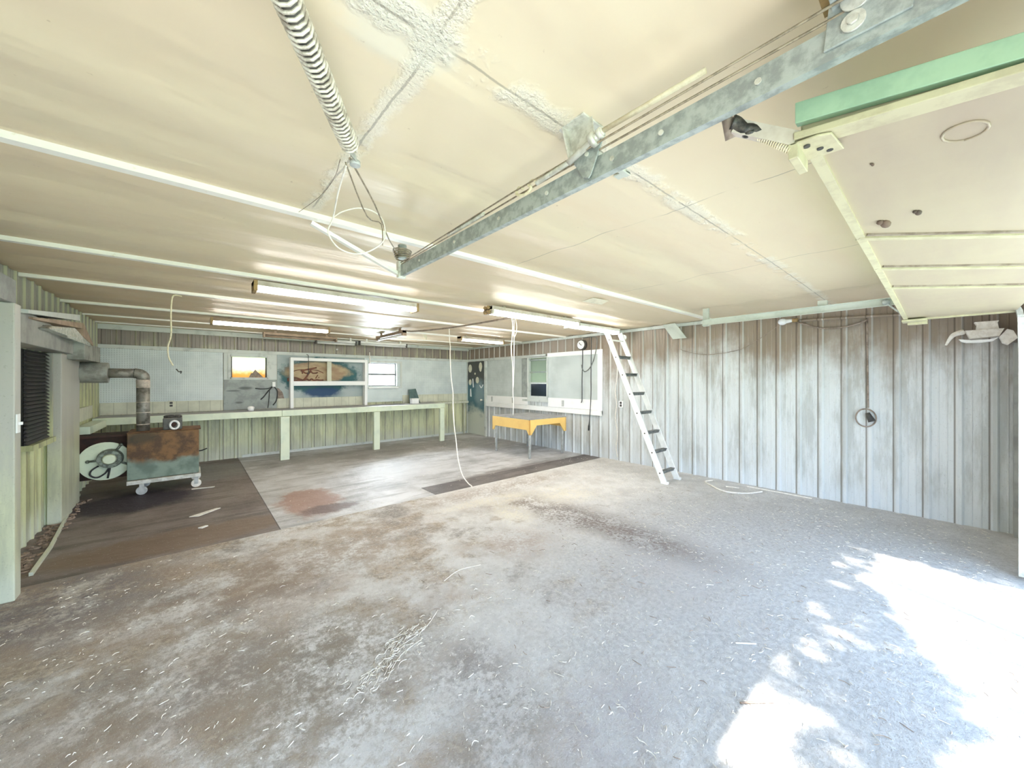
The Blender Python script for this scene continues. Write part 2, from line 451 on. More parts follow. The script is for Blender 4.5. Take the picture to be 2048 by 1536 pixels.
def mat_cream_blocks():
    g = G('cream_splash_board')
    p, x, y, z = g.pos()
    fx = g.f('FRACT', g.f('DIVIDE', g.f('ADD', x, y), 0.155))
    gap = g.f('SUBTRACT', 1.0, g.step(g.f('ABSOLUTE', g.f('SUBTRACT', fx, 0.5)), 0.0, 0.05))
    nz = g.noise(4, 5, 0.6)
    col = g.mix(g.step(nz, 0.38, 0.66), (0.68, 0.69, 0.57), (0.56, 0.57, 0.47))
    return g.done(g.mix(g.f('MULTIPLY', gap, 0.6), col, (0.25, 0.26, 0.2)), 0.55)
M['cream'] = mat_cream_blocks()


def mat_door():
    """grey door with dark overpaint on its upper two thirds"""
    g = G('two_tone_door_paint')
    p, x, y, z = g.pos()
    wz = g.noise(2.2, 6, 0.7, off=3)
    lim = g.f('ADD', z, g.f('MULTIPLY', g.f('SUBTRACT', y, 8.6), -0.15))
    lim = g.f('ADD', lim, g.f('MULTIPLY', g.f('SUBTRACT', wz, 0.5), 1.1))
    col = g.mix(g.step(lim, 0.50, 0.85), (0.60, 0.64, 0.59), (0.07, 0.17, 0.21))
    col = g.mix(g.step(g.f('ADD', lim, 0.0), 1.30, 1.62), col, (0.075, 0.08, 0.075))
    col = g.mix(g.f('MULTIPLY', g.blob(8.35, 1.15, 0.2, 0.35, 0.5, wz, 0.9, ax=(2, 3)), 0.7), col, (0.30, 0.40, 0.45))
    return g.done(col, 0.5)
M['door'] = mat_door()


def mat_mural():
    """tan oval brushed over a ragged teal ground, hand painted on a board"""
    g = G('brushed_mural_paint')
    warp = g.noise(7, 6, 0.7, (1, 1, 1))
    board = g.mix(g.step(g.noise(2.5, 4, 0.6), 0.4, 0.65), (0.42, 0.48, 0.49), (0.34, 0.41, 0.42))
    col = g.mix(g.blob(2.15, 1.60, 0.80, 0.385, 0.10, warp, 0.35, ax=(1, 3)), board, (0.03, 0.12, 0.135))
    col = g.mix(g.blob(2.2, 1.24, 0.35, 0.11, 0.4, warp, 0.5, ax=(1, 3)), col, (0.02, 0.065, 0.16))
    col = g.mix(g.blob(2.10, 1.69, 0.66, 0.215, 0.14, warp, 0.30, ax=(1, 3)), col,
                g.mix(g.step(g.noise(3, 5, 0.6, (1, 1, 3)), 0.4, 0.62), (0.46, 0.36, 0.22), (0.35, 0.235, 0.15)))
    return g.done(col, 0.6)
M['mural'] = mat_mural()
M['brush'] = plain('red_brown_brush_paint', (0.19, 0.065, 0.035), (0.12, 0.045, 0.03), 12, 0.6)


def mat_furnace():
    g = G('rust_burnt_enamel')
    p, x, y, z = g.pos()
    wz = g.noise(3.5, 6, 0.65, off=2)
    col = g.mix(g.step(g.noise(5, 4, 0.6), 0.4, 0.65), (0.25, 0.32, 0.27), (0.15, 0.20, 0.17))
    rust = g.mix(g.step(g.noise(7, 6, 0.7, off=8), 0.4, 0.62), (0.24, 0.125, 0.05), (0.10, 0.055, 0.03))
    m = g.blob(-0.25, 0.76, 0.62, 0.36, 0.12, wz, 0.35, ax=(1, 3))
    col = g.mix(m, col, rust)
    col = g.mix(g.f('MULTIPLY', g.blob(-0.52, 0.74, 0.16, 0.08, 0.5, wz, 0.7, ax=(1, 3)), 0.8), col, (0.05, 0.045, 0.03))
    return g.done(col, 0.6, 0.1)
M['furnace'] = mat_furnace()

# ------------------------------------------------------------------ mesh helpers
class MB:
    def __init__(s):
        s.bm = bmesh.new()

    def poly(s, pts):
        return s.bm.faces.new([s.bm.verts.new(p) for p in pts])

    def hexa(s, a, b):
        """a: four corners of one end, b: the matching four of the other"""
        va = [s.bm.verts.new(p) for p in a]
        vb = [s.bm.verts.new(p) for p in b]
        s.bm.faces.new(va[::-1])
        s.bm.faces.new(vb)
        for i in range(4):
            j = (i + 1) % 4
            s.bm.faces.new((va[i], va[j], vb[j], vb[i]))
        return s

    def box(s, x0, x1, y0, y1, z0, z1):
        return s.hexa([(x0, y0, z0), (x1, y0, z0), (x1, y1, z0), (x0, y1, z0)],
                      [(x0, y0, z1), (x1, y0, z1), (x1, y1, z1), (x0, y1, z1)])

    def bar(s, p0, p1, wd, th, up=(0, 0, 1)):
        """rectangular bar from p0 to p1; th is measured along up"""
        p0, p1 = Vector(p0), Vector(p1)
        d = (p1 - p0).normalized()
        sd = d.cross(Vector(up)).normalized()
        u = sd.cross(d).normalized()
        q = [(-1, -1), (1, -1), (1, 1), (-1, 1)]
        return s.hexa([p0 + sd * (wd / 2 * i) + u * (th / 2 * j) for i, j in q],
                      [p1 + sd * (wd / 2 * i) + u * (th / 2 * j) for i, j in q])

    def cyl(s, p0, p1, r0, r1=None, n=16, caps=True):
        p0, p1 = Vector(p0), Vector(p1)
        r1 = r0 if r1 is None else r1
        d = (p1 - p0).normalized()
        a = d.orthogonal().normalized()
        b = d.cross(a)
        ra = [s.bm.verts.new(p0 + (a * math.cos(2 * PI * i / n) + b * math.sin(2 * PI * i / n)) * r0) for i in range(n)]
        rb = [s.bm.verts.new(p1 + (a * math.cos(2 * PI * i / n) + b * math.sin(2 * PI * i / n)) * r1) for i in range(n)]
        for i in range(n):
            f = s.bm.faces.new((ra[i], ra[(i + 1) % n], rb[(i + 1) % n], rb[i]))
            f.smooth = True
        if caps:
            s.bm.faces.new(ra[::-1])
            s.bm.faces.new(rb)
        return s

    def tube(s, pts, r, n=8, smooth=3, caps=True):
        pts = [Vector(p) for p in pts]
        if smooth and len(pts) > 2:
            out = []
            for i in range(len(pts) - 1):
                p0 = pts[max(i - 1, 0)]
                p1, p2 = pts[i], pts[i + 1]
                p3 = pts[min(i + 2, len(pts) - 1)]
                for k in range(smooth + 1):
                    t = k / (smooth + 1)
                    out.append(0.5 * ((2 * p1) + (p2 - p0) * t + (2 * p0 - 5 * p1 + 4 * p2 - p3) * t * t + (3 * p1 - p0 - 3 * p2 + p3) * t ** 3))
            out.append(pts[-1])
            pts = out
        rad = r if isinstance(r, (list, tuple)) else None
        rings = []
        a = None
        for i, p in enumerate(pts):
            d = (pts[min(i + 1, len(pts) - 1)] - pts[max(i - 1, 0)])
            if d.length < 1e-9:
                d = Vector((0, 0, 1))
            d.normalize()
            a = d.orthogonal().normalized() if a is None else (a - d * a.dot(d)).normalized()
            b = d.cross(a)
            rr = r if rad is None else rad[0] + (rad[1] - rad[0]) * i / (len(pts) - 1)
            rings.append([s.bm.verts.new(p + (a * math.cos(2 * PI * k / n) + b * math.sin(2 * PI * k / n)) * rr) for k in range(n)])
        for i in range(len(rings) - 1):
            for k in range(n):
                f = s.bm.faces.new((rings[i][k], rings[i][(k + 1) % n], rings[i + 1][(k + 1) % n], rings[i + 1][k]))
                f.smooth = True
        if caps:
            s.bm.faces.new(rings[0][::-1])
            s.bm.faces.new(rings[-1])
        return s

    def prism(s, poly, vec):
        """extrude a flat polygon (3D points) by vec"""
        vec = Vector(vec)
        a = [s.bm.verts.new(p) for p in poly]
        b = [s.bm.verts.new(Vector(p) + vec) for p in poly]
        n = len(a)
        s.bm.faces.new(a[::-1])
        s.bm.faces.new(b)
        for i in range(n):
            s.bm.faces.new((a[i], a[(i + 1) % n], b[(i + 1) % n], b[i]))
        return s

    def ball(s, c, r, sc=(1, 1, 1), u=16, v=10):
        mt = Matrix.Translation(c) @ Matrix.Diagonal((*[r * k for k in sc], 1))
        for f in bmesh.ops.create_uvsphere(s.bm, u_segments=u, v_segments=v, radius=1, matrix=mt)['verts']:
            for q in f.link_faces:
                q.smooth = True
        return s

    def build(s, name, mat, parent=None, bevel=0.0, solid=0.0):
        bmesh.ops.recalc_face_normals(s.bm, faces=s.bm.faces)
        if parent is not None:
            r = parent
            while r.parent:
                r = r.parent
            bmesh.ops.transform(s.bm, matrix=Matrix.LocRotScale(r.location, r.rotation_euler, None).inverted(), verts=s.bm.verts)
        me = bpy.data.meshes.new(name)
        s.bm.to_mesh(me)
        s.bm.free()
        me.materials.append(mat)
        o = bpy.data.objects.new(name, me)
        C.objects.link(o)
        if parent is not None:
            o.parent = parent
        if bevel:
            m = o.modifiers.new('edge', 'BEVEL')
            m.width = bevel
            m.segments = 2
            m.limit_method = 'ANGLE'
        return o


def thing(name, label, cat, loc, group=None, rz=0.0):
    o = bpy.data.objects.new(name, None)
    o.empty_display_size = 0.1
    C.objects.link(o)
    o.location = loc
    o.rotation_euler = (0, 0, rz)
    return tag(o, label, cat, group)


def tag(o, label, cat, group=None, kind=None):
    o['label'] = label
    o['category'] = cat
    if group:
        o['group'] = group
    if kind:
        o['kind'] = kind
    return o


def struct(o, label=None, cat=None):
    o['kind'] = 'structure'
    if label:
        o['label'] = label
    if cat:
        o['category'] = cat
    return o


def box(*a):
    return MB().box(*a)


def film(pts):
    m = MB()
    m.poly(pts)
    return m

# ------------------------------------------------------------------ floor and ground
struct(box(XL - 0.1, XR + 0.1, -0.55, 4.36, -0.15, 0.0).build('floor', M['floorfront']), 'rough pale concrete slab strewn with straw, front half of the room', 'floor')
struct(box(XL - 0.1, 0.68, 4.368, YB + 0.1, -0.15, -0.008).build('floor', M['floordark']), 'dark oil-stained concrete slab in front of the furnace', 'floor')
fg = MB()
fg.box(0.686, XR + 0.1, 4.80, YB + 0.1, -0.15, -0.008)
fg.box(0.686, 2.44, 4.368, 4.80, -0.15, -0.008)
struct(fg.build('floor', M['floorgrey']), 'grey concrete slab with a rust stain, under the long bench', 'floor')
struct(box(2.446, XR + 0.1, 4.368, 4.795, -0.15, -0.008).build('floor', M['floorpatch']), 'narrow black-stained strip of concrete along the slab joint', 'floor')
struct(box(-14, 16, -4.5, -0.55, -0.3, -0.06).build('ground', M['apron']), 'pale gravel apron outside the garage doors', 'ground')
struct(box(-40, 45, -40, -4.5, -0.3, -0.05).build('ground', M['grass']), 'green lawn beyond the gravel apron', 'ground')
struct(box(-40, 45, YB + 0.15, 40, -0.3, -0.06).build('ground', M['grass']), 'green lawn behind the back wall', 'ground')
struct(box(XR + 0.15, 45, -0.55, YB + 0.15, -0.3, -0.06).build('ground', M['grass']), 'green lawn beside the right wall', 'ground')

# ------------------------------------------------------------------ ribbed walls
def ribbed(name, mat, axis, at, inward, a0, a1, z0, z1, holes, phase, label):
    """trapezoid-ribbed sheet: axis 'x' runs along X at y=at, axis 'y' along Y at x=at; inward is +1/-1"""
    prof = []
    k0 = int(math.floor((a0 - phase) / RIB)) - 1
    k1 = int(math.ceil((a1 - phase) / RIB)) + 1
    for k in range(k0, k1):
        c = phase + k * RIB
        for da, h in ((-0.030, 0.0), (-0.013, 0.020), (0.013, 0.020), (0.030, 0.0), (0.078, 0.0), (0.084, 0.003), (0.092, 0.0), (0.138, 0.0), (0.144, 0.003), (0.152, 0.0)):
            prof.append((c + da, h))
    cuts = sorted({v for h in holes for v in h[:2]})
    def hgt(a):
        for i in range(len(prof) - 1):
            if prof[i][0] <= a <= prof[i + 1][0]:
                t = (a - prof[i][0]) / (prof[i + 1][0] - prof[i][0])
                return prof[i][1] * (1 - t) + prof[i + 1][1] * t
        return 0
    pts = [(a, h) for a, h in prof if a0 < a < a1] + [(c, hgt(c)) for c in cuts if a0 < c < a1] + [(a0, hgt(a0)), (a1, hgt(a1))]
    pts.sort()
    m = MB()
    P = (lambda a, h, z: (a, at + inward * h, z)) if axis == 'x' else (lambda a, h, z: (at + inward * h, a, z))
    for (a, h), (b, g) in zip(pts, pts[1:]):
        if b - a < 1e-6:
            continue
        mid = (a + b) / 2
        zs = [(z0, z1)]
        for (ha, hb, hz0, hz1) in holes:
            if ha < mid < hb:
                zs = [q for z in zs for q in ((z[0], min(z[1], hz0)), (max(z[0], hz1), z[1])) if q[1] - q[0] > 1e-4]
        for (q0, q1) in zs:
            m.poly([P(a, h, q0), P(b, g, q0), P(b, g, q1), P(a, h, q1)])
    # outer skin
    T = -0.10
    edges = sorted({a0, a1, *[c for c in cuts if a0 < c < a1]})
    for a, b in zip(edges, edges[1:]):
        mid = (a + b) / 2
        zs = [(z0, z1)]
        for (ha, hb, hz0, hz1) in holes:
            if ha < mid < hb:
                zs = [q for z in zs for q in ((z[0], min(z[1], hz0)), (max(z[0], hz1), z[1])) if q[1] - q[0] > 1e-4]
        for (q0, q1) in zs:
            m.poly([P(a, T, q0), P(a, T, q1), P(b, T, q1), P(b, T, q0)])
    for e in (a0, a1):
        m.poly([P(e, T, z0), P(e, T, z1), P(e, hgt(e), z1), P(e, hgt(e), z0)])
    bm = m.bm
    me = bpy.data.meshes.new(name)
    bm.to_mesh(me)
    bm.free()
    me.materials.append(mat)
    o = bpy.data.objects.new(name, me)
    C.objects.link(o)
    return struct(o, label, 'wall')

W1 = (0.56, 1.17, 1.56, 1.96)
W2 = (3.20, 3.90, 1.36, 1.93)
W3 = (5.83, 6.42, 1.06, 2.02)
W4 = (5.30, 5.99, 0.92, 1.78)
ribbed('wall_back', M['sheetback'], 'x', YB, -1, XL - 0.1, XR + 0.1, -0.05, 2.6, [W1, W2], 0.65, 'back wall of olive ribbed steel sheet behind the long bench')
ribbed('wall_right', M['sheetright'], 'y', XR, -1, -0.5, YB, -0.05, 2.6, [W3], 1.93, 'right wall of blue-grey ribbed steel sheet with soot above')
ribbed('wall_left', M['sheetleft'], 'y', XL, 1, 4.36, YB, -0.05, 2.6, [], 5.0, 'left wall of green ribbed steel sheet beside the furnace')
# left wall toward the doors, out of view beyond the boxed post
struct(box(XL - 0.1, XL, -0.5, 4.36, -0.05, 2.6).build('wall_left', M['post']), 'plain near part of the left wall by the boxed post', 'wall')

fw = MB()
fw.box(4.66, XR + 0.1, YF - 0.12, YF, -0.05, 2.6)
fw.box(0.95, 1.66, YF - 0.12, YF, -0.05, 2.6)
fw.box(XL - 0.1, -1.0, YF - 0.12, YF, -0.05, 2.6)
fw.box(XL - 0.1, XR + 0.1, YF - 0.12, YF, 2.31, 2.6)
fw.box(XL - 0.1, 1.0, YF - 0.12, YF, 2.05, 2.31)
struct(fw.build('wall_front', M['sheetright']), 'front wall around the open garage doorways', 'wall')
# roof over the ceiling
struct(box(XL - 0.5, XR + 0.5, -0.9, YB + 0.5, 2.62, 2.72).build('roof', M['dark']), 'roof deck above the ceiling sheets', 'roof')

# ceiling: thin sheets sagging between the battens
BAT = [(-0.6, 0), (2.33, 1), (4.0, 1), (5.28, 1), (6.68, 1), (7.85, 1), (8.75, 1)]
def ceil_z(x, y):
    ys = [b[0] for b in BAT] + [9.3]
    s = 0.0
    for a, b in zip(ys, ys[1:]):
        if a <= y <= b:
            t = (y - a) / (b - a)
            s = math.sin(PI * t)
            break
    wv = 0.010 * math.sin(2 * PI * y / 0.62 + 0.5 * math.sin(x * 0.9)) + 0.006 * math.sin(2 * PI * y / 0.37 + x * 0.4 + 1.0)
    return ZC + 0.022 - s * (0.012 + 0.010 * math.sin(x * 1.1 + y)) + wv * s * (0.8 if y > 1.0 else 0.35)
cm = MB()
NX, NY = 60, 330
grid = [[cm.bm.verts.new((XL - 0.05 + (XR + 0.1 - XL) * i / NX, -0.5 + (YB + 0.55) * j / NY, 0)) for i in range(NX + 1)] for j in range(NY + 1)]
for r in grid:
    for v in r:
        v.co.z = ceil_z(v.co.x, v.co.y)
for j in range(NY):
    for i in range(NX):
        f = cm.bm.faces.new((grid[j][i], grid[j + 1][i], grid[j + 1][i + 1], grid[j][i + 1]))
        f.smooth = True
ce = cm.build('ceiling', M['ceiling'])
struct(ce, 'low cream ceiling of sagging taped sheets', 'ceiling')
sm = ce.modifiers.new('thick', 'SOLIDIFY')
sm.thickness = 0.012
sm.offset = 1 if ce.data.polygons[0].normal.z > 0 else -1

# battens across the ceiling
lab = ['first white ceiling batten, where the steel rail ends', 'second white ceiling batten, in front of the nearest light fixture',
       'third white ceiling batten, with the short cord hanging from it', 'fourth white ceiling batten, beside the brown-edged fixture',
       'fifth white ceiling batten, second last before the back wall', 'last white ceiling batten, closest to the back wall']
for i, (y, k) in enumerate(BAT[1:]):
    o = MB()
    wd, th = (0.05, 0.034) if i < 4 else (0.04, 0.025)
    n = 26
    for q in range(n):
        x0 = XL + (XR - XL) * q / n
        x1 = XL + (XR - XL) * (q + 1) / n
        z0, z1 = ceil_z(x0, y) + 0.004, ceil_z(x1, y) + 0.004
        o.hexa([(x0, y - wd / 2, z0 - th), (x0, y + wd / 2, z0 - th), (x0, y + wd / 2, z0), (x0, y - wd / 2, z0)],
               [(x1, y - wd / 2, z1 - th), (x1, y + wd / 2, z1 - th), (x1, y + wd / 2, z1), (x1, y - wd / 2, z1)])
    struct(o.build('trim_%d' % (i + 1), M['batten']), lab[i], 'batten')
# wall plates where the ceiling meets the walls
struct(box(XL, XR - 0.02, YB - 0.045, YB - 0.021, 2.345, 2.43).build('trim_7', M['trim']), 'board along the top of the back wall', 'trim')
struct(box(XR - 0.05, XR - 0.021, 2.1, YB - 0.05, 2.38, 2.43).build('trim_8', M['trim']), 'board along the top of the right wall', 'trim')
struct(box(XL, XR - 0.05, YB - 0.047, YB - 0.021, 2.03, 2.095).build('trim_9', M['trim'], bevel=0.004), 'long board over the pegboards on the back wall', 'trim')
struct(box(XR - 0.05, XR - 0.021, 5.86, YB - 0.05, 2.035, 2.10).build('trim_10', M['trim'], bevel=0.004), 'aged board over the grey door and window', 'trim')
t = MB()
t.box(XR - 0.055, XR - 0.021, 4.34, 5.80, 2.02, 2.11)
t.box(XR - 0.055, XR - 0.021, 4.34, 4.44, 0.83, 2.02)
struct(t.build('trim_11', M['brightwhite'], bevel=0.004), 'white board framing the right pegboard at its top and near end', 'trim')
# footing strip along the left wall
c = MB()
for (a, b) in zip([(-0.94, 4.6), (-0.96, 5.24), (-1.03, 6.17), (-1.10, 7.0)], [(-0.96, 5.24), (-1.03, 6.17), (-1.10, 7.0), (-1.115, 7.4)]):
    c.bar((a[0], a[1], 0.002), (b[0], b[1], 0.002), 0.022, 0.03)
struct(c.build('trim_12', M['post']), 'pale slab edging along the left wall', 'trim')
# bottom edge strips of the cladding
struct(box(0.75, XR - 0.03, YB - 0.03, YB - 0.021, -0.01, 0.045).build('baseboard_back', M['trim']), 'pale strip at the foot of the back wall', 'baseboard')

# front corner post by the right wall
struct(box(5.95, 6.055, -0.48, -0.43, 0, 1.86).build('trim_13', M['postgrey']), 'pale upright board in the front right corner', 'trim')  # darker grey stands in for shade on this pale board

# ------------------------------------------------------------------ left wall: boxed post, header, louvred window
struct(box(XL, -0.91, 4.12, 4.24, 0, 2.03).build('column', M['post'], bevel=0.008), 'wide boxed post at the left edge', 'post')
struct(box(XL, -0.93, -0.4, 4.24, 2.031, 2.20).build('beam', M['postgrey'], bevel=0.006), 'boxed header over the boxed post', 'beam')
hd = MB()
hd.hexa([(XL + 0.02, 4.30, 1.79), (-0.98, 4.30, 1.79), (-0.98, 4.30, 2.06), (XL + 0.02, 4.30, 2.06)],
        [(XL + 0.02, 7.1, 1.79), (-1.0, 7.1, 1.79), (-1.0, 7.1, 1.96), (XL + 0.02, 7.1, 1.96)])
struct(hd.build('beam', M['postgrey'], bevel=0.006), 'lower header board over the louvred window', 'beam')
struct(box(XL + 0.02, -1.04, 6.08, 6.55, -0.05, 1.79).build('column', M['post'], bevel=0.006), 'upright board right beside the louvred window', 'post')
struct(box(XL + 0.02, -1.06, 6.58, 7.05, -0.05, 1.79).build('column', M['post'], bevel=0.006), 'upright board between the louvred window board and the furnace', 'post')
win = MB()
win.box(XL + 0.021, XL + 0.03, W4[0], W4[1], W4[2], W4[3])
w4 = struct(win.build('window_4', M['glassdark']), 'dark louvred window in the left wall', 'window')
lv = MB()
nz = 24
for k in range(nz):
    z = W4[2] + (k + 0.5) * (W4[3] - W4[2]) / nz
    lv.hexa([(XL + 0.035, W4[0], z - 0.012), (XL + 0.055, W4[0], z - 0.016), (XL + 0.057, W4[0], z - 0.012), (XL + 0.037, W4[0], z + 0.012)],
            [(XL + 0.035, W4[1], z - 0.012), (XL + 0.055, W4[1], z - 0.016), (XL + 0.057, W4[1], z - 0.012), (XL + 0.037, W4[1], z + 0.012)])
lv.build('louvre', M['louvre'], w4)
fr = MB()
fr.box(XL + 0.021, XL + 0.07, W4[1], W4[1] + 0.05, W4[2] - 0.04, W4[3])
fr.box(XL + 0.021, XL + 0.09, W4[0], W4[1] + 0.05, W4[2] - 0.05, W4[2])
fr.build('window_frame', M['sheetleft'], w4)
sw = thing('light_switch', 'small white light switch on the boxed post', 'switch', (-0.905, 4.16, 1.2))
box(-0.909, -0.900, 4.125, 4.185, 1.14, 1.27).build('cover_plate', M['brightwhite'], sw, bevel=0.002)
box(-0.900, -0.884, 4.148, 4.162, 1.195, 1.215).build('toggle', M['brightwhite'], sw)

# ------------------------------------------------------------------ back wall boards
Y0 = YB - 0.035
yb = (Y0, YB - 0.0205)
tag(box(XL + 0.02, 0.455, *yb, 1.13, 2.03).build('pegboard', M['peg']), 'pale blue pegboard above the left end of the bench', 'pegboard')
gb = MB()
gb.box(0.465, 1.33, *yb, 0.93, 1.515)
tag(gb.build('wall_panel', M['greyboard']), 'smudged grey board under the orange window', 'panel')
sd = MB()
sd.box(0.465, W1[0] - 0.02, *yb, 1.515, 2.03)
sd.box(W1[1] + 0.02, 1.33, *yb, 1.515, 2.03)
sd.box(W1[0] - 0.02, W1[1] + 0.02, *yb, W1[3] + 0.02, 2.03)
sd.box(W1[0] - 0.02, W1[1] + 0.02, *yb, 1.515, W1[2] - 0.02)
struct(sd.build('trim_14', M['trim']), 'pale boards around the orange window', 'trim')
mu = tag(box(1.335, 3.09, *yb, 1.13, 2.03).build('painted_panel', M['mural']), 'painted board with a tan oval and red brush script on teal', 'panel')
br = MB()
def stroke(pts, r):
    br.tube([(a, Y0 - 0.002, b) for a, b in pts], r, 8, 4)
def px(u, v):
    # hand-measured positions on the board
    return (1.47 + (u - 330) * 0.000915, 1.975 - (v - 120) * 0.00098)
stroke([px(420, 455), px(500, 410), px(600, 375), px(700, 368), px(800, 372), px(960, 372), px(1060, 400), px(1140, 440)], 0.008)
stroke([px(650, 395), px(720, 380), px(800, 360), px(880, 345), px(990, 318)], 0.016)
stroke([px(690, 395), px(740, 440), px(800, 445), px(850, 420), px(860, 380)], 0.016)
stroke([px(860, 385), px(900, 440), px(980, 440), px(1010, 420)], 0.014)
stroke([px(850, 400), px(810, 460), px(770, 530), px(700, 605)], 0.018)
stroke([px(680, 385), px(690, 460)], 0.014)
stroke([px(380, 580), px(450, 555), px(540, 550), px(610, 570), px(690, 600)], 0.020)
stroke([px(380, 605), px(480, 600), px(600, 605), px(700, 600)], 0.018)
stroke([px(720, 600), px(780, 575), px(830, 600), px(880, 570), px(930, 600), px(990, 590), px(1060, 600), px(1140, 595)], 0.016)
stroke([px(965, 560), px(1015, 480)], 0.010)
stroke([px(1030, 545), px(1045, 530)], 0.010)
b_ = br.build('brush_lettering', M['brush'], mu)
for v in b_.data.vertices:      # paint lies flat on the board
    v.co.y = Y0 - 0.003 + (v.co.y - Y0) * 0.15
rp_ = MB()
rp_.prism([(1.335, Y0, 1.13), (1.46, Y0, 1.13), (1.44, Y0, 1.22), (1.42, Y0, 1.27), (1.37, Y0, 1.33), (1.335, Y0, 1.35)], (0, -0.008, 0))
rp_.build('torn_patch', M['tan'], mu)
tag(box(3.10, 6.02, *yb, 1.13, 2.03).build('pegboard', M['peg']), 'pale blue pegboard right of the white window on the back wall', 'pegboard')
# the opening for window 2 is cut in front of it by its own casing (built below)
struct(box(XL + 0.02, 0.455, Y0 - 0.006, YB - 0.0205, 0.93, 1.128).build('trim_15', M['cream']), 'cream splash board behind the left end of the bench', 'trim')
struct(box(1.335, 3.16, Y0 - 0.006, YB - 0.0205, 0.93, 1.128).build('trim_16', M['cream']), 'cream splash board under the painted panel', 'trim')
struct(box(4.05, 6.02, Y0 - 0.006, YB - 0.0205, 0.93, 1.128).build('trim_17', M['cream']), 'cream splash board at the right end of the bench', 'trim')

# window 1: orange
w1 = struct(film([(W1[0], YB + 0.02, W1[2]), (W1[1], YB + 0.02, W1[2]), (W1[1], YB + 0.02, W1[3]), (W1[0], YB + 0.02, W1[3])]).build('window_1', M['orangecloth']), 'small window glowing orange and white over the grey board', 'window')
f = MB()
for (a, b, c_, d) in ((W1[0] - 0.03, W1[0] + 0.015, W1[2] - 0.03, W1[3] + 0.03), (W1[1] - 0.015, W1[1] + 0.03, W1[2] - 0.03, W1[3] + 0.03),
                      (W1[0], W1[1], W1[3], W1[3] + 0.03), (W1[0], W1[1], W1[2] - 0.03, W1[2])):
    f.box(a, b, Y0 - 0.02, YB + 0.10, c_, d)
f.build('window_frame', M['trim'], w1)
f = MB()
f.box(W1[0] + 0.015, W1[0] + 0.035, YB - 0.01, YB + 0.018, W1[2], W1[3])
f.box(W1[1] - 0.035, W1[1] - 0.015, YB - 0.01, YB + 0.018, W1[2], W1[3])
f.build('sash', M['dark'], w1)
f = MB()
f.prism([(0.87, YB + 0.005, 1.565), (1.10, YB + 0.005, 1.565), (0.965, YB + 0.005, 1.72)], (0, 0.008, 0))
f.prism([(0.86, YB - 0.004, 1.565), (0.92, YB - 0.004, 1.54), (1.04, YB - 0.004, 1.585), (1.01, YB - 0.004, 1.645), (0.95, YB - 0.004, 1.63), (0.90, YB - 0.004, 1.65)], (0, 0.008, 0))
f.build('torn_cover', M['tan'], w1)

# window 2: white, open pegboard cut by casing
def frame_rect(m, x0, x1, z0, z1, wd, y0, y1):
    m.box(x0, x0 + wd, y0, y1, z0, z1)
    m.box(x1 - wd, x1, y0, y1, z0, z1)
    m.box(x0 + wd, x1 - wd, y0, y1, z1 - wd, z1)
    m.box(x0 + wd, x1 - wd, y0, y1, z0, z0 + wd)
pb = [o for o in C.objects if o.name == 'pegboard.001'][0]
me = pb.data
bmx = MB()
for (a, b, z0, z1) in ((3.10, W2[0], 1.13, 2.03), (W2[1], 6.02, 1.13, 2.03), (W2[0], W2[1], W2[3], 2.03), (W2[0], W2[1], 1.13, W2[2])):
    bmx.box(a, b, *yb, z0, z1)
bmesh.ops.recalc_face_normals(bmx.bm, faces=bmx.bm.faces)
bmx.bm.to_mesh(me)
bmx.bm.free()
w2 = struct(box(W2[0], W2[1], YB + 0.05, YB + 0.056, W2[2], W2[3]).build('window_2', M['glass']), 'bright white double-hung window on the back wall', 'window')
f = MB()
frame_rect(f, W2[0] - 0.06, W2[1] + 0.13, W2[2] - 0.05, W2[3] + 0.05, 0.05, Y0 - 0.022, Y0)
for (a, b, c_, d) in ((W2[0] - 0.01, W2[0], W2[2], W2[3]), (W2[1], W2[1] + 0.01, W2[2], W2[3]), (W2[0], W2[1], W2[3], W2[3] + 0.01), (W2[0], W2[1], W2[2] - 0.01, W2[2])):
    f.box(a, b, Y0 - 0.01, YB + 0.10, c_, d)
f.build('window_frame', M['trim'], w2)
f = MB()
frame_rect(f, W2[0], W2[1], W2[2], W2[3], 0.025, YB + 0.03, YB + 0.07)
f.box(W2[0], W2[1], YB + 0.015, YB + 0.07, 1.628, 1.672)
f.build('sash', M['rung'], w2)
box(W2[0] - 0.02, W2[1] + 0.02, Y0 - 0.06, Y0, W2[2] - 0.05, W2[2] - 0.025).build('window_sill', M['brightwhite'], w2)
f = MB()
frame_rect(f, 3.15, 4.04, 0.98, 1.30, 0.035, Y0 - 0.02, Y0)
f.box(3.17, 4.02, Y0 - 0.012, Y0, 1.0, 1.28)
f.box(3.17, 4.02, Y0 - 0.024, Y0, 1.06, 1.075)
f.build('apron_panel', M['peg'], w2)

# ------------------------------------------------------------------ open shelf frame on the bench
sh = thing('shelf_frame', 'white open wooden shelf frame standing on the bench before the painted panel', 'shelf', (2.25, 8.85, 0.925))
box(1.545, 1.605, 8.80, 8.95, 0.927, 1.98).build('post', M['brightwhite'], sh, bevel=0.004)
box(3.055, 3.115, 8.80, 8.95, 0.927, 1.98).build('post', M['brightwhite'], sh, bevel=0.004)
box(1.605, 3.055, 8.80, 8.95, 1.915, 1.98).build('top_board', M['brightwhite'], sh, bevel=0.004)
box(1.605, 3.055, 8.79, 8.95, 1.39, 1.485).build('shelf_board', M['brightwhite'], sh, bevel=0.004)
box(2.26, 2.35, 8.86, 8.885, 1.486, 1.93).build('stile', M['cream'], sh, bevel=0.003)

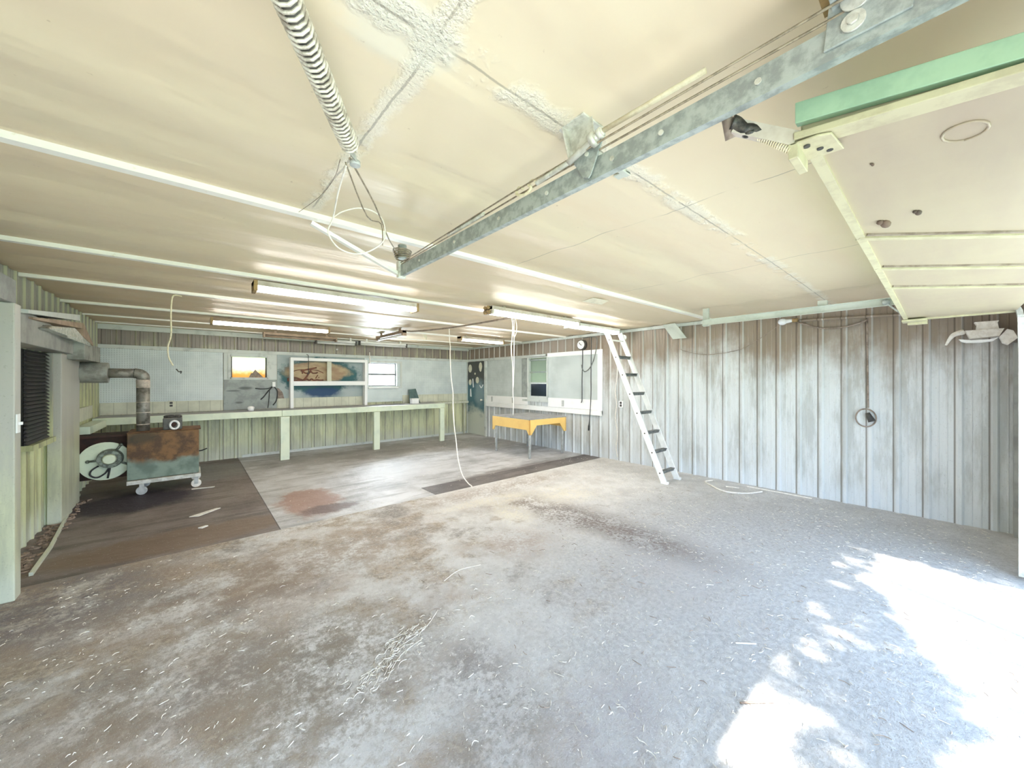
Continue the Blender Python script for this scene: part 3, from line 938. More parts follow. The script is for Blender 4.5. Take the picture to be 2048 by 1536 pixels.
# ------------------------------------------------------------------ long bench
bn = thing('workbench', 'long pale green built-in workbench along the back wall', 'workbench', (1.9, 8.6, 0))
m = MB()
for (xa, ya, xb, yb_) in ((-1.13, 8.36, 1.33, 8.30), (1.33, 8.30, 3.1, 8.20), (3.1, 8.20, 4.84, 8.28)):
    m.hexa([(xa, ya, 0.895), (xa, YB - 0.045, 0.895), (xa, YB - 0.045, 0.925), (xa, ya, 0.925)],
           [(xb, yb_, 0.895), (xb, YB - 0.045, 0.895), (xb, YB - 0.045, 0.925), (xb, yb_, 0.925)])
m.build('bench_top', M['tabletop'], bn)
def apron(xa, ya, xb, yb_, nm):
    o = MB()
    o.hexa([(xa, ya - 0.035, 0.815), (xa, ya - 0.001, 0.815), (xa, ya - 0.001, 0.928), (xa, ya - 0.035, 0.928)],
           [(xb, yb_ - 0.035, 0.815), (xb, yb_ - 0.001, 0.815), (xb, yb_ - 0.001, 0.928), (xb, yb_ - 0.035, 0.928)])
    o.build(nm, M['mint'], bn, bevel=0.004)
apron(-1.13, 8.36, 1.31, 8.30, 'apron')
apron(1.315, 8.30, 3.1, 8.20, 'apron')
apron(3.1, 8.20, 4.86, 8.28, 'apron')
box(4.841, 4.876, 8.28, YB - 0.05, 0.815, 0.928).build('end_board', M['mint'], bn, bevel=0.004)
box(1.27, 1.42, 8.155, 8.26, -0.008, 0.814).build('leg', M['mint'], bn, bevel=0.006)
box(3.0, 3.13, 8.075, 8.165, -0.008, 0.814).build('leg', M['mint'], bn, bevel=0.006)
box(4.68, 4.80, 8.17, 8.24, -0.008, 0.814).build('leg', M['mint'], bn, bevel=0.006)
# short return along the left wall
m = MB()
m.hexa([(XL + 0.03, 7.25, 0.80), (-1.0, 7.25, 0.80), (-1.0, 7.25, 0.90), (XL + 0.03, 7.25, 0.90)],
       [(XL + 0.03, 8.3, 0.80), (-0.98, 8.3, 0.80), (-0.98, 8.3, 0.90), (XL + 0.03, 8.3, 0.90)])
m.build('return_shelf', M['mint'], bn, bevel=0.004)
box(XL + 0.021, XL + 0.04, 7.2, 8.3, 0.95, 1.13).build('return_splashboard', M['cream'], bn)
# wall ledge right of the bench, and small post
lg = MB()
lg.box(4.90, 6.0, YB - 0.12, YB - 0.03, 0.86, 0.92)
lg.box(5.86, 5.90, YB - 0.10, YB - 0.06, 0, 0.86)
struct(lg.build('trim_18', M['cream']), 'cream ledge between the bench and the corner', 'trim')
# things on the bench
cb = thing('box', 'small white cardboard box on the right end of the bench', 'box', (4.17, 8.55, 0.928))
box(4.09, 4.27, 8.50, 8.62, 0.929, 1.055).build('carton', M['brightwhite'], cb, bevel=0.002)
box(4.088, 4.272, 8.497, 8.623, 1.03, 1.058).build('lid', M['white'], cb)
m = MB()
m.hexa([(4.16, 8.74, 0.93), (4.42, 8.72, 0.93), (4.43, 8.80, 0.93), (4.16, 8.80, 0.93)], [(4.17, 8.85, 1.27), (4.36, 8.85, 1.29), (4.36, 8.88, 1.29), (4.17, 8.88, 1.27)])
tag(m.build('leaning_case', M['teal'], bevel=0.004), 'dark teal case leaning on the wall behind the small white box', 'case')
m = MB()
m.cyl((0.85, 8.55, 0.926), (0.85, 8.55, 0.99), 0.045, 0.055, 14)
m.ball((0.85, 8.55, 0.99), 0.055, (1, 1, 0.45))
tag(m.build('jar_lid', M['brightwhite']), 'small white pot on the bench under the orange window', 'pot')
# cable and plug on grey board
pl = thing('junction_cable', 'black cables spreading from a white plug beside the orange window', 'cable', (1.27, Y0, 1.43))
box(1.245, 1.30, Y0 - 0.04, Y0 - 0.001, 1.37, 1.47).build('plug', M['brightwhite'], pl, bevel=0.004)
MB().tube([(1.25, Y0 - 0.02, 1.38), (1.18, Y0 - 0.02, 1.34), (1.06, Y0 - 0.02, 1.33), (0.96, Y0 - 0.015, 1.345)], 0.009, 6).build('cord', M['black'], pl)
MB().tube([(1.25, Y0 - 0.02, 1.37), (1.18, Y0 - 0.02, 1.29), (1.10, Y0 - 0.02, 1.17), (1.05, Y0 - 0.02, 1.12)], 0.011, 6).build('cord', M['black'], pl)
MB().tube([(1.20, Y0 - 0.02, 1.31), (1.195, Y0 - 0.02, 1.2), (1.185, Y0 - 0.02, 1.05), (1.17, Y0 - 0.03, 0.945)], 0.007, 6).build('cord', M['black'], pl)
MB().tube([(1.28, Y0 - 0.02, 1.37), (1.33, Y0 - 0.02, 1.30), (1.335, Y0 - 0.02, 1.18), (1.31, Y0 - 0.02, 1.07), (1.26, Y0 - 0.02, 1.0)], 0.010, 6).build('cord', M['black'], pl)

# ------------------------------------------------------------------ right wall: door, boards, window, tray
D0, D1 = 8.12, 8.93
xr = (XR - 0.036, XR - 0.0205)
d = struct(box(XR - 0.075, XR - 0.03, D0, D1, 0.0, 2.02).build('door_1', M['door'], bevel=0.004), 'grey door with dark overpaint and hanging scraps, in the far corner', 'door')
f = MB()
f.box(XR - 0.09, XR - 0.02, D1, D1 + 0.05, -0.008, 2.03)
f.box(XR - 0.09, XR - 0.02, D0 - 0.06, D0, -0.008, 2.03)
f.build('door_frame', M['trim'], d)
f = MB()
f.cyl((XR - 0.075, 8.2, 0.97), (XR - 0.12, 8.2, 0.97), 0.012)
f.ball((XR - 0.135, 8.2, 0.97), 0.03)
f.build('door_knob', M['zinc'], d)
xd = XR - 0.076
def scrap(y, z, ry, rz, nm, label, tip=0.0):
    m = MB()
    pts = []
    for k in range(14):
        a = 2 * PI * k / 14
        rr = 1 - tip * max(0, -math.sin(a)) * abs(math.cos(a))
        pts.append((xd, y + ry * math.cos(a) * rr, z + rz * math.sin(a)))
    m.prism(pts, (-0.006, 0, 0))
    tag(m.build(nm, M['palewhite']), label, 'scrap', 'scraps stuck on the grey door')
scrap(8.80, 1.84, 0.085, 0.115, 'paper_scrap', 'large pale oval scrap at the top left of the grey door')
scrap(8.30, 1.87, 0.075, 0.13, 'paper_scrap', 'pale pointed scrap at the top right of the grey door', 0.5)
scrap(8.56, 1.69, 0.03, 0.03, 'paper_scrap', 'tiny white round scrap between the upper and lower scraps on the door')
scrap(8.80, 1.45, 0.065, 0.085, 'paper_scrap', 'medium oval scrap low on the left of the grey door')
scrap(8.45, 1.51, 0.075, 0.09, 'paper_scrap', 'roundish scrap at the middle right of the grey door')
m = MB()
m.prism([(xd, 8.65, 1.55), (xd, 8.69, 1.55), (xd, 8.66, 1.30), (xd, 8.62, 1.32)], (-0.006, 0, 0))
tag(m.build('paper_scrap', M['brightwhite']), 'narrow white strip stuck on the door between two ovals', 'scrap', 'scraps stuck on the grey door')
m = MB()
m.prism([(xd, 8.76, 1.27), (xd, 8.80, 1.25), (xd, 8.80, 1.05), (xd, 8.73, 1.04)], (-0.006, 0, 0))
tag(m.build('paper_scrap', M['brightwhite']), 'lowest white scrap on the left of the grey door', 'scrap', 'scraps stuck on the grey door')
MB().tube([(xd - 0.008, 8.33, 1.37), (xd - 0.008, 8.26, 1.30), (xd - 0.008, 8.18, 1.38)], 0.012, 6).build('paper_scrap', M['brightwhite'])
tag(C.objects['paper_scrap.007'], 'white V-shaped scrap at the right edge of the grey door', 'scrap', 'scraps stuck on the grey door')

tag(box(*xr, 6.67, 8.05, 1.10, 2.035).build('pegboard', M['pegright']), 'shiny blue-grey board between the grey door and the right window', 'pegboard')
tag(box(*xr, 4.44, 5.80, 1.10, 2.02).build('pegboard', M['pegright']), 'blue-grey pegboard right of the right-hand window', 'pegboard')
struct(box(XR - 0.05, XR - 0.0205, 6.45, 8.05, 0.92, 1.10).build('trim_19', M['brightwhite']), 'white board under the blue-grey board by the door', 'trim')
struct(box(XR - 0.05, XR - 0.0205, 4.44, 5.78, 0.92, 1.12).build('trim_20', M['brightwhite']), 'white board under the right pegboard', 'trim')
tr = MB()
tr.hexa([(XR - 0.09, 4.34, 0.815), (XR - 0.021, 4.34, 0.815), (XR - 0.021, 4.34, 0.915), (XR - 0.09, 4.34, 0.915)],
        [(XR - 0.09, 8.05, 0.815), (XR - 0.021, 8.05, 0.815), (XR - 0.021, 8.05, 0.915), (XR - 0.09, 8.05, 0.915)])
struct(tr.build('trim_21', M['brightwhite'], bevel=0.004), 'long white ledge under the boards on the right wall', 'trim')
hk = [('grey clip on the white board nearest the door', 7.82), ('grey clip on the white board behind the hanging cord', 6.98), ('grey clip on the white board right of the window', 5.34)]
for l, y in hk:
    tag(box(XR - 0.058, XR - 0.0505, y - 0.03, y + 0.03, 0.945, 1.075).build('wall_clip', M['leg'], bevel=0.002), l, 'clip', 'clips on the right wall boards')
# window 3
w3 = struct(film([(XR + 0.03, W3[0], 1.43), (XR + 0.03, W3[1], 1.43), (XR + 0.03, W3[1], W3[3]), (XR + 0.03, W3[0], W3[3])]).build('window_3', M['blind']), 'double-hung window with a beige blind on the right wall', 'window')
f = MB()
f.box(XR - 0.05, XR + 0.08, W3[0] - 0.04, W3[0], W3[2] - 0.04, W3[3] + 0.03)
f.box(XR - 0.05, XR + 0.08, W3[1], W3[1] + 0.04, W3[2] - 0.04, W3[3] + 0.03)
f.box(XR - 0.05, XR + 0.08, W3[0], W3[1], W3[3], W3[3] + 0.03)
f.box(XR - 0.06, XR + 0.08, W3[0] - 0.05, W3[1] + 0.2, W3[2] - 0.05, W3[2])
f.build('window_frame', M['trim'], w3)
box(XR - 0.036, XR - 0.021, W3[1] + 0.04, W3[1] + 0.24, 1.06, 2.03).build('side_casing', M['greyboard'], w3)
f = MB()
f.box(XR - 0.02, XR + 0.03, W3[0], W3[1], 1.42, 1.46)
f.box(XR - 0.02, XR + 0.03, W3[0], W3[0] + 0.03, W3[2], 1.42)
f.box(XR - 0.02, XR + 0.03, W3[1] - 0.035, W3[1], W3[2], 1.42)
f.box(XR - 0.02, XR + 0.03, W3[0] + 0.03, W3[1] - 0.035, W3[2], W3[2] + 0.08)
f.build('lower_sash', M['trim'], w3)
f = MB()
f.box(XR + 0.0, XR + 0.03, W3[0], W3[1], 1.68, 1.71)
f.box(XR + 0.0, XR + 0.03, W3[0], W3[1], 1.96, 2.0)
f.build('upper_sash', M['greyboard'], w3)
box(XR + 0.005, XR + 0.009, W3[0] + 0.03, W3[1] - 0.035, W3[2] + 0.08, 1.42).build('pane', M['dimglass'], w3)

# gauge with cords
ck = thing('dial', 'round white dial in a dark case near the ceiling above the right pegboard', 'dial', (XR - 0.03, 4.82, 2.225))
MB().cyl((XR - 0.022, 4.82, 2.225), (XR - 0.09, 4.82, 2.225), 0.105, 0.10, 24).build('case', M['dark'], ck)
MB().cyl((XR - 0.090, 4.82, 2.225), (XR - 0.102, 4.82, 2.225), 0.088, 0.085, 24).build('face', M['brightwhite'], ck)
f = MB()
f.bar((XR - 0.104, 4.82, 2.225), (XR - 0.104, 4.86, 2.27), 0.012, 0.004, (1, 0, 0))
f.bar((XR - 0.104, 4.82, 2.225), (XR - 0.104, 4.79, 2.215), 0.012, 0.004, (1, 0, 0))
f.build('hand', M['dark'], ck)
MB().tube([(XR - 0.06, 4.80, 2.13), (XR - 0.06, 4.80, 1.9), (XR - 0.065, 4.81, 1.5), (XR - 0.065, 4.81, 1.12), (XR - 0.07, 4.83, 1.05)], 0.009, 6).build('cord', M['black'], ck)
cc = thing('hanging_cable', 'black cable looped from the ceiling edge and hanging over the right pegboard', 'cable', (XR - 0.06, 4.6, 2.38))
MB().tube([(XR - 0.06, 4.78, 2.36), (XR - 0.06, 4.6, 2.37), (XR - 0.06, 4.46, 2.34), (XR - 0.06, 4.45, 2.2), (XR - 0.07, 4.50, 1.95), (XR - 0.075, 4.6, 1.76), (XR - 0.075, 4.72, 1.68), (XR - 0.07, 4.79, 1.72), (XR - 0.07, 4.82, 1.82)], 0.010, 6).build('loop', M['rung'], cc)
MB().tube([(XR - 0.06, 4.58, 2.36), (XR - 0.06, 4.585, 2.0), (XR - 0.075, 4.58, 1.6), (XR - 0.075, 4.58, 1.2), (XR - 0.10, 4.585, 0.85), (XR - 0.06, 4.64, 0.6)], 0.008, 6).build('drop', M['black'], cc)
MB().cyl((XR - 0.06, 4.64, 0.60), (XR - 0.06, 4.65, 0.50), 0.018, 0.014, 8).build('plug', M['black'], cc)
ol = thing('outlet', 'small white wall outlet left of the ladder', 'outlet', (XR - 0.022, 3.94, 1.06))
box(XR - 0.034, XR - 0.0225, 3.885, 3.975, 1.0, 1.12).build('cover_plate', M['brightwhite'], ol, bevel=0.002)
box(XR - 0.038, XR - 0.0341, 3.91, 3.95, 1.065, 1.105).build('socket', M['dark'], ol)
box(XR - 0.038, XR - 0.0341, 3.91, 3.95, 1.015, 1.055).build('socket', M['dark'], ol)
ow = thing('outlet', 'small wall outlet on the cream splash board behind the furnace burner', 'outlet', (-0.275, 8.95, 1.08))
box(-0.315, -0.235, Y0 - 0.016, Y0 - 0.0065, 1.015, 1.14).build('cover_plate', M['cream'], ow, bevel=0.002)
box(-0.295, -0.255, Y0 - 0.020, Y0 - 0.0165, 1.085, 1.12).build('socket', M['dark'], ow)
box(-0.295, -0.255, Y0 - 0.020, Y0 - 0.0165, 1.035, 1.07).build('socket', M['dark'], ow)
tag(MB().tube([(XR - 0.03, 4.0, 2.0), (XR - 0.03, 4.01, 1.6), (XR - 0.03, 4.05, 1.3), (XR - 0.03, 4.02, 1.06), (XR - 0.03, 4.05, 0.8), (XR - 0.03, 4.0, 0.5), (XR - 0.03, 4.03, 0.25), (XR - 0.03, 4.0, 0.06)], 0.008, 6).build('wall_wire', M['whitecord']), 'thin white wire down the wall beside the small outlet', 'wire')

# ------------------------------------------------------------------ right wall upper: cable, lamp, coil
lp = thing('clamp_lamp', 'bare white bulb lamp below the far track near the ceiling', 'lamp', (XR - 0.08, 1.40, 2.29))
f = MB().ball((XR - 0.08, 1.42, 2.285), 0.046, (1, 1.15, 0.95))
f.cyl((XR - 0.08, 1.385, 2.287), (XR - 0.08, 1.30, 2.29), 0.03, 0.018, 12)
f.build('bulb', M['bulb'], lp)
MB().cyl((XR - 0.08, 1.31, 2.29), (XR - 0.08, 1.255, 2.29), 0.026, 0.026, 12).build('socket', M['brownend'], lp)
cd = thing('conduit', 'horizontal brown pipe and sagging cable high on the right wall', 'pipe', (XR - 0.04, 0.6, 2.26))
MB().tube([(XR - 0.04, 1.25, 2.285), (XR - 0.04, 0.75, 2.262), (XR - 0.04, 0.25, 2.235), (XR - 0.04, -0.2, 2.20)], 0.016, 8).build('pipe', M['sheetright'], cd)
MB().tube([(XR - 0.035, 1.25, 2.26), (XR - 0.035, 1.03, 2.165), (XR - 0.035, 0.84, 2.15), (XR - 0.035, 0.70, 2.175), (XR - 0.035, 0.60, 2.215)], 0.010, 6).build('cable', M['tan'], cd)
co = thing('coiled_cord', 'dark cord hanging on the right wall and ending in a loop round a plug', 'cord', (XR - 0.05, 0.6, 2.2))
MB().tube([(XR - 0.04, 0.6, 2.2), (XR - 0.04, 0.595, 1.7), (XR - 0.04, 0.59, 1.18)], 0.009, 6).build('cord', M['tan'], co)
MB().tube([(XR - 0.05, 0.61 + 0.088 * math.cos(a), 1.06 + 0.105 * math.sin(a)) for a in [PI / 2 + 2 * PI * k / 20 for k in range(21)]], 0.008, 6, 1).build('ring', M['tan'], co)
f = MB()
f.cyl((XR - 0.055, 0.595, 1.12), (XR - 0.06, 0.555, 1.02), 0.02, 0.036, 10)
f.build('plug', M['dark'], co)
m = MB()
m.prism([(5.86, 3.02, 2.415), (5.84, 2.80, 2.415), (6.02, 2.70, 2.185), (6.03, 2.93, 2.185)], (-0.008, 0, -0.004))
tag(m.build('hanging_sheet', M['palesheet']), 'small pale grey sheet hanging from the ceiling edge right of the ladder', 'sheet')

# torn white wall light in the front right corner
fx = thing('wall_light', 'broken white wall light in the front right corner under the door panel', 'light', (XR - 0.1, -0.28, 1.95))
m = MB()
m.prism([(5.9, -0.19, 2.08), (5.9, -0.34, 2.08), (5.9, -0.33, 2.06), (5.9, -0.34, 2.0), (5.9, -0.20, 2.0), (5.9, -0.205, 2.05)], (0.12, 0, 0))
m.build('housing', M['whitecord'], fx)
m = MB()
m.prism([(5.88, -0.13, 2.0), (5.88, -0.37, 2.0), (5.87, -0.34, 1.93), (5.86, -0.16, 1.915)], (0.12, 0, 0))
m.build('cover', M['whitecord'], fx)
m = MB()
m.prism([(5.86, -0.09, 1.915), (5.86, -0.17, 1.90), (5.86, -0.28, 1.90), (5.86, -0.335, 1.915), (5.86, -0.30, 1.88), (5.86, -0.22, 1.872), (5.86, -0.14, 1.876), (5.86, -0.105, 1.89)], (0.08, 0, 0))
m.build('reflector_lip', M['brightwhite'], fx)
m = MB()
m.tube([(5.9, -0.12, 1.99), (5.88, -0.06, 1.965), (5.87, -0.03, 1.92), (5.87, -0.005, 1.86)], [0.028, 0.008], 8)
m.build('arm', M['whitecord'], fx)
m = MB()
m.prism([(5.86, -0.385, 1.99), (5.86, -0.42, 1.97), (5.86, -0.445, 1.90), (5.86, -0.39, 1.84), (5.86, -0.36, 1.86), (5.86, -0.34, 1.92)], (0.1, 0, 0))
m.build('torn_shade', M['whitecord'], fx)

# ------------------------------------------------------------------ table
tb = thing('work_table', 'square work table with yellow sides and a grey top near the right wall', 'table', (5.40, 5.74, 0), rz=math.radians(-1.5))
def tl(m, nm, mt, bev=0.0):
    bmesh.ops.transform(m.bm, matrix=Matrix.LocRotScale(tb.location, tb.rotation_euler, None), verts=m.bm.verts)
    return m.build(nm, mt, tb, bevel=bev)
TX, TY, TZ = 0.51, 0.60, 0.755
tl(box(-TX, TX, -TY, TY, TZ - 0.012, TZ + 0.004), 'table_top', M['tabletop'])
def skirt(ax, sgn):
    m = MB()
    L = TY if ax == 'x' else TX
    d0 = 0.115 if ax == 'x' else 0.085
    prof = [(-L, TZ - 0.012), (L, TZ - 0.012), (L, TZ - 0.30), (L - 0.055, TZ - 0.30)]
    prof += [(L - 0.19, TZ - d0 - 0.04), (-L + 0.19, TZ - d0 - 0.04), (-L + 0.055, TZ - 0.30), (-L, TZ - 0.30)]
    if ax == 'x':
        prof = [(-L, TZ - 0.012), (L, TZ - 0.012), (L, TZ - 0.30), (L - 0.03, TZ - 0.30), (L - 0.09, TZ - 0.21), (-L + 0.09, TZ - 0.21), (-L + 0.03, TZ - 0.30), (-L, TZ - 0.30)]
        m.prism([(sgn * TX, a, z) for a, z in prof], (-sgn * 0.025, 0, 0))
    else:
        m.prism([(a, sgn * TY, z) for a, z in prof], (0, -sgn * 0.025, 0))
    return m
for ax, sg in (('x', -1), ('x', 1), ('y', -1), ('y', 1)):
    tl(skirt(ax, sg), 'apron', M['orange'], 0.003)
for sx in (-1, 1):
    for sy in (-1, 1):
        tl(MB().cyl((sx * (TX - 0.06), sy * (TY - 0.06), -0.008), (sx * (TX - 0.055), sy * (TY - 0.055), TZ - 0.013), 0.026, 0.030, 12), 'leg', M['leg'])

# ------------------------------------------------------------------ ladder
ld = thing('ladder', 'white aluminium ladder leaning against the ceiling beside the right wall', 'ladder', (5.4, 2.66, 0))
LA = Vector((0, 0.985, 2.285)).normalized()
for x in (5.2, 5.59):
    MB().bar((x, 2.655, 0.0), (x, 3.645, 2.30), 0.028, 0.085, (0, -1, 0.43)).build('rail', M['alu'], ld, bevel=0.004)
    box(x - 0.03, x + 0.03, 2.60, 2.70, 0.0, 0.035).build('foot', M['alu'], ld, bevel=0.006)
for k, z in enumerate((0.145, 0.427, 0.702, 0.997, 1.288, 1.589, 1.875)):
    y = 2.655 + z * 0.99 / 2.30
    m = MB()
    m.cyl((5.214, y, z), (5.576, y, z), 0.024, n=10)
    m.box(5.216, 5.574, y - 0.038, y + 0.03, z + 0.016, z + 0.026)
    m.build('rung', M['rung'], ld)
m = MB()
m.cyl((5.214, 3.585, 2.165), (5.576, 3.585, 2.165), 0.014, n=10)
m.build('rung', M['alu'], ld)
for z in (0.145, 0.427, 0.702, 0.997, 1.288, 1.589, 1.875, 2.165):
    y = 2.655 + z * 0.99 / 2.30
    MB().cyl((5.1855, y, z), (5.181, y, z), 0.011, n=8).build('rivet', M['dark'], ld)
m = MB()
m.cyl((5.63, 3.60, 2.24), (5.65, 3.60, 2.24), 0.045, n=16)
m.build('pulley', M['alu'], ld)

# ------------------------------------------------------------------ furnace on its cart
fu = thing('furnace', 'rusty box furnace on a wheeled cart by the left end of the bench', 'furnace', (-0.3, 7.2, 0))
box(-0.64, 0.08, 6.95, 7.42, 0.19, 0.805).build('body', M['furnace'], fu, bevel=0.008)
box(-0.64, 0.10, 6.94, 7.44, 0.806, 0.818).build('top_plate', M['rust'], fu, bevel=0.003)
box(-1.10, -0.645, 7.14, 7.46, 0.22, 0.764).build('rear_body', M['darkrust'], fu, bevel=0.01)
box(-1.12, -0.645, 7.05, 7.46, 0.766, 0.792).build('side_shelf', M['darkrust'], fu)
bl = MB()
bl.cyl((-0.845, 7.06, 0.46), (-0.845, 7.139, 0.46), 0.245, 0.235, 40)
bo = bl.build('blower_plate', M['blower'], fu, bevel=0.006)
m = MB()
m.cyl((-0.80, 7.059, 0.49), (-0.80, 6.98, 0.49), 0.125, 0.11, 28)
m.build('motor', M['blowerdark'], bo)
m = MB()
m.cyl((-0.80, 6.979, 0.49), (-0.80, 6.955, 0.49), 0.07, 0.05, 20)
m.build('motor_cap', M['blower'], bo)
for ang in (60, 185, 330):
    m = MB()
    a = math.radians(ang)
    m.tube([(-0.80 + 0.11 * math.cos(a), 7.03, 0.49 + 0.11 * math.sin(a)), (-0.80 + 0.19 * math.cos(a), 7.045, 0.49 + 0.19 * math.sin(a))], 0.014, 6, 0)
    m.ball((-0.80 + 0.195 * math.cos(a), 7.045, 0.49 + 0.195 * math.sin(a)), 0.022, (1, 0.6, 1), 10, 6)
    m.build('motor_arm', M['blowerdark'], bo)
MB().tube([(-0.90, 7.04, 0.41), (-0.96, 7.035, 0.36), (-0.97, 7.035, 0.30), (-0.91, 7.03, 0.265), (-0.84, 7.03, 0.31), (-0.80, 7.03, 0.38), (-0.82, 7.04, 0.24)], 0.010, 6).build('motor_cable', M['black'], bo)
# burner box
bu = box(-0.30, -0.10, 6.97, 7.12, 0.82, 0.985).build('burner_box', M['greybox'], fu, bevel=0.014)
m = MB()
m.tube([(-0.18 + 0.045 * math.cos(a), 6.962, 0.885 + 0.055 * math.sin(a)) for a in [2 * PI * k / 20 for k in range(21)]], 0.014, 6, 0)
m.build('burner_ring', M['brightwhite'], bu)
m = MB()
m.ball((-0.19, 6.965, 0.89), 0.032, (1, 0.4, 1), 10, 8)
m.build('burner_eye', M['darkrust'], bu)
m = MB()
m.ball((-0.23, 7.05, 0.998), 0.06, (1.2, 0.8, 0.4), 10, 6)
m.ball((-0.15, 7.06, 0.995), 0.045, (1.2, 0.8, 0.5), 10, 6)
m.build('greasy_rag', M['grease'], bu)
# cart
m = MB()
m.box(-0.64, 0.10, 6.91, 6.95, 0.135, 0.185)
m.box(-0.64, 0.10, 7.40, 7.44, 0.135, 0.185)
m.box(-0.64, -0.60, 6.95, 7.40, 0.135, 0.185)
m.box(0.06, 0.10, 6.95, 7.40, 0.135, 0.185)
ct = m.build('cart_frame', M['zinc'], fu, bevel=0.003)
for (x, y) in ((-0.50, 6.93), (0.05, 6.93), (-0.50, 7.42), (0.05, 7.42)):
    wv = MB()
    wv.cyl((x, y - 0.018, 0.048), (x, y + 0.018, 0.048), 0.056, n=24)
    wv.cyl((x, y - 0.021, 0.048), (x, y + 0.021, 0.048), 0.022, n=12)
    wv.build('wheel', M['whitecord'] if x > 0 else M['leg'], ct, bevel=0.004)
    m = MB()
    m.box(x - 0.022, x + 0.022, y - 0.030, y - 0.024, 0.040, 0.136)
    m.box(x - 0.022, x + 0.022, y + 0.024, y + 0.030, 0.040, 0.136)
    m.build('caster_fork', M['leg'], ct)
m = MB()
m.tube([(0.085, 7.2, 0.46), (0.12, 7.16, 0.47), (0.17, 7.1, 0.50)], 0.008, 6)
m.build('damper_rod', M['black'], fu)

# flue pipe, tee and duct
fl_ = thing('flue_pipe', 'sooty stove pipe rising from the furnace and turning to the wall duct', 'pipe', (-0.5, 7.1, 0.82))
MB().cyl((-0.50, 7.12, 0.819), (-0.50, 7.12, 1.40), 0.068, n=24).build('riser', M['pipe'], fl_)
MB().cyl((-0.50, 7.12, 1.40), (-0.50, 7.12, 1.51), 0.070, n=24).build('band', M['pipepatch'], fl_)
m = MB()
m.tube([(-0.50, 7.12, 1.51), (-0.50, 7.12, 1.545), (-0.515, 7.12, 1.575), (-0.545, 7.12, 1.592), (-0.585, 7.12, 1.597)], 0.067, 20, 3)
m.build('elbow', M['pipe'], fl_)
MB().cyl((-0.585, 7.12, 1.597), (-0.84, 7.12, 1.597), 0.063, n=20).build('crosspipe', M['pipe'], fl_)
m = MB()
m.cyl((-0.82, 7.12, 1.60), (-1.10, 7.12, 1.60), 0.132, n=28)
m.build('sleeve', M['duct'], fl_, bevel=0.004)
for z in (0.90, 1.06, 1.2):
    MB().cyl((-0.50, 7.12, z), (-0.50, 7.12, z + 0.012), 0.0705, n=24).build('seam_ring', M['pipepatch'], fl_)
du = thing('wall_duct', 'square metal duct with a foil-taped hood in the left rear corner', 'duct', (-1.0, 7.1, 1.75))
box(-1.12, -0.91, 6.3, 7.24, 1.735, 1.93).build('duct_box', M['duct'], du, bevel=0.004)
m = MB()
m.hexa([(-1.13, 5.0, 1.935), (-0.93, 5.0, 1.945), (-0.90, 6.5, 1.925), (-1.13, 6.9, 1.925)],
       [(-1.13, 5.1, 1.99), (-0.94, 5.16, 1.985), (-0.92, 5.9, 2.05), (-1.13, 6.9, 2.06)])
m.hexa([(-0.93, 5.6, 1.92), (-0.92, 5.6, 1.92), (-0.895, 6.55, 1.90), (-0.91, 6.55, 1.90)],
       [(-0.94, 5.7, 2.035), (-0.93, 5.7, 2.035), (-0.905, 6.55, 1.955), (-0.92, 6.55, 1.955)])
m.build('foil_hood', M['foil'], du, bevel=0.006)
m = MB()
m.hexa([(-1.13, 4.75, 1.995), (-0.96, 4.75, 1.992), (-0.91, 6.20, 2.07), (-1.13, 6.9, 2.07)],
       [(-1.13, 4.75, 2.01), (-0.96, 4.75, 2.007), (-0.91, 6.20, 2.135), (-1.13, 6.9, 2.14)])
m.hexa([(-1.10, 6.20, 1.99), (-0.905, 6.20, 1.99), (-0.90, 6.7, 1.915), (-1.10, 6.7, 1.915)],
       [(-1.10, 6.20, 2.135), (-0.905, 6.20, 2.135), (-0.90, 6.7, 1.945), (-1.10, 6.7, 1.945)])
m.build('flange', M['fixturebrown'], du)
m = MB()
m.hexa([(-1.13, 4.5, 2.012), (-0.93, 4.5, 2.005), (-0.92, 6.15, 2.15), (-1.13, 6.15, 2.155)],
       [(-1.13, 4.5, 2.045), (-0.93, 4.5, 2.035), (-0.92, 6.15, 2.215), (-1.13, 6.15, 2.22)])
m.build('cover_panel', M['trim'], du, bevel=0.003)

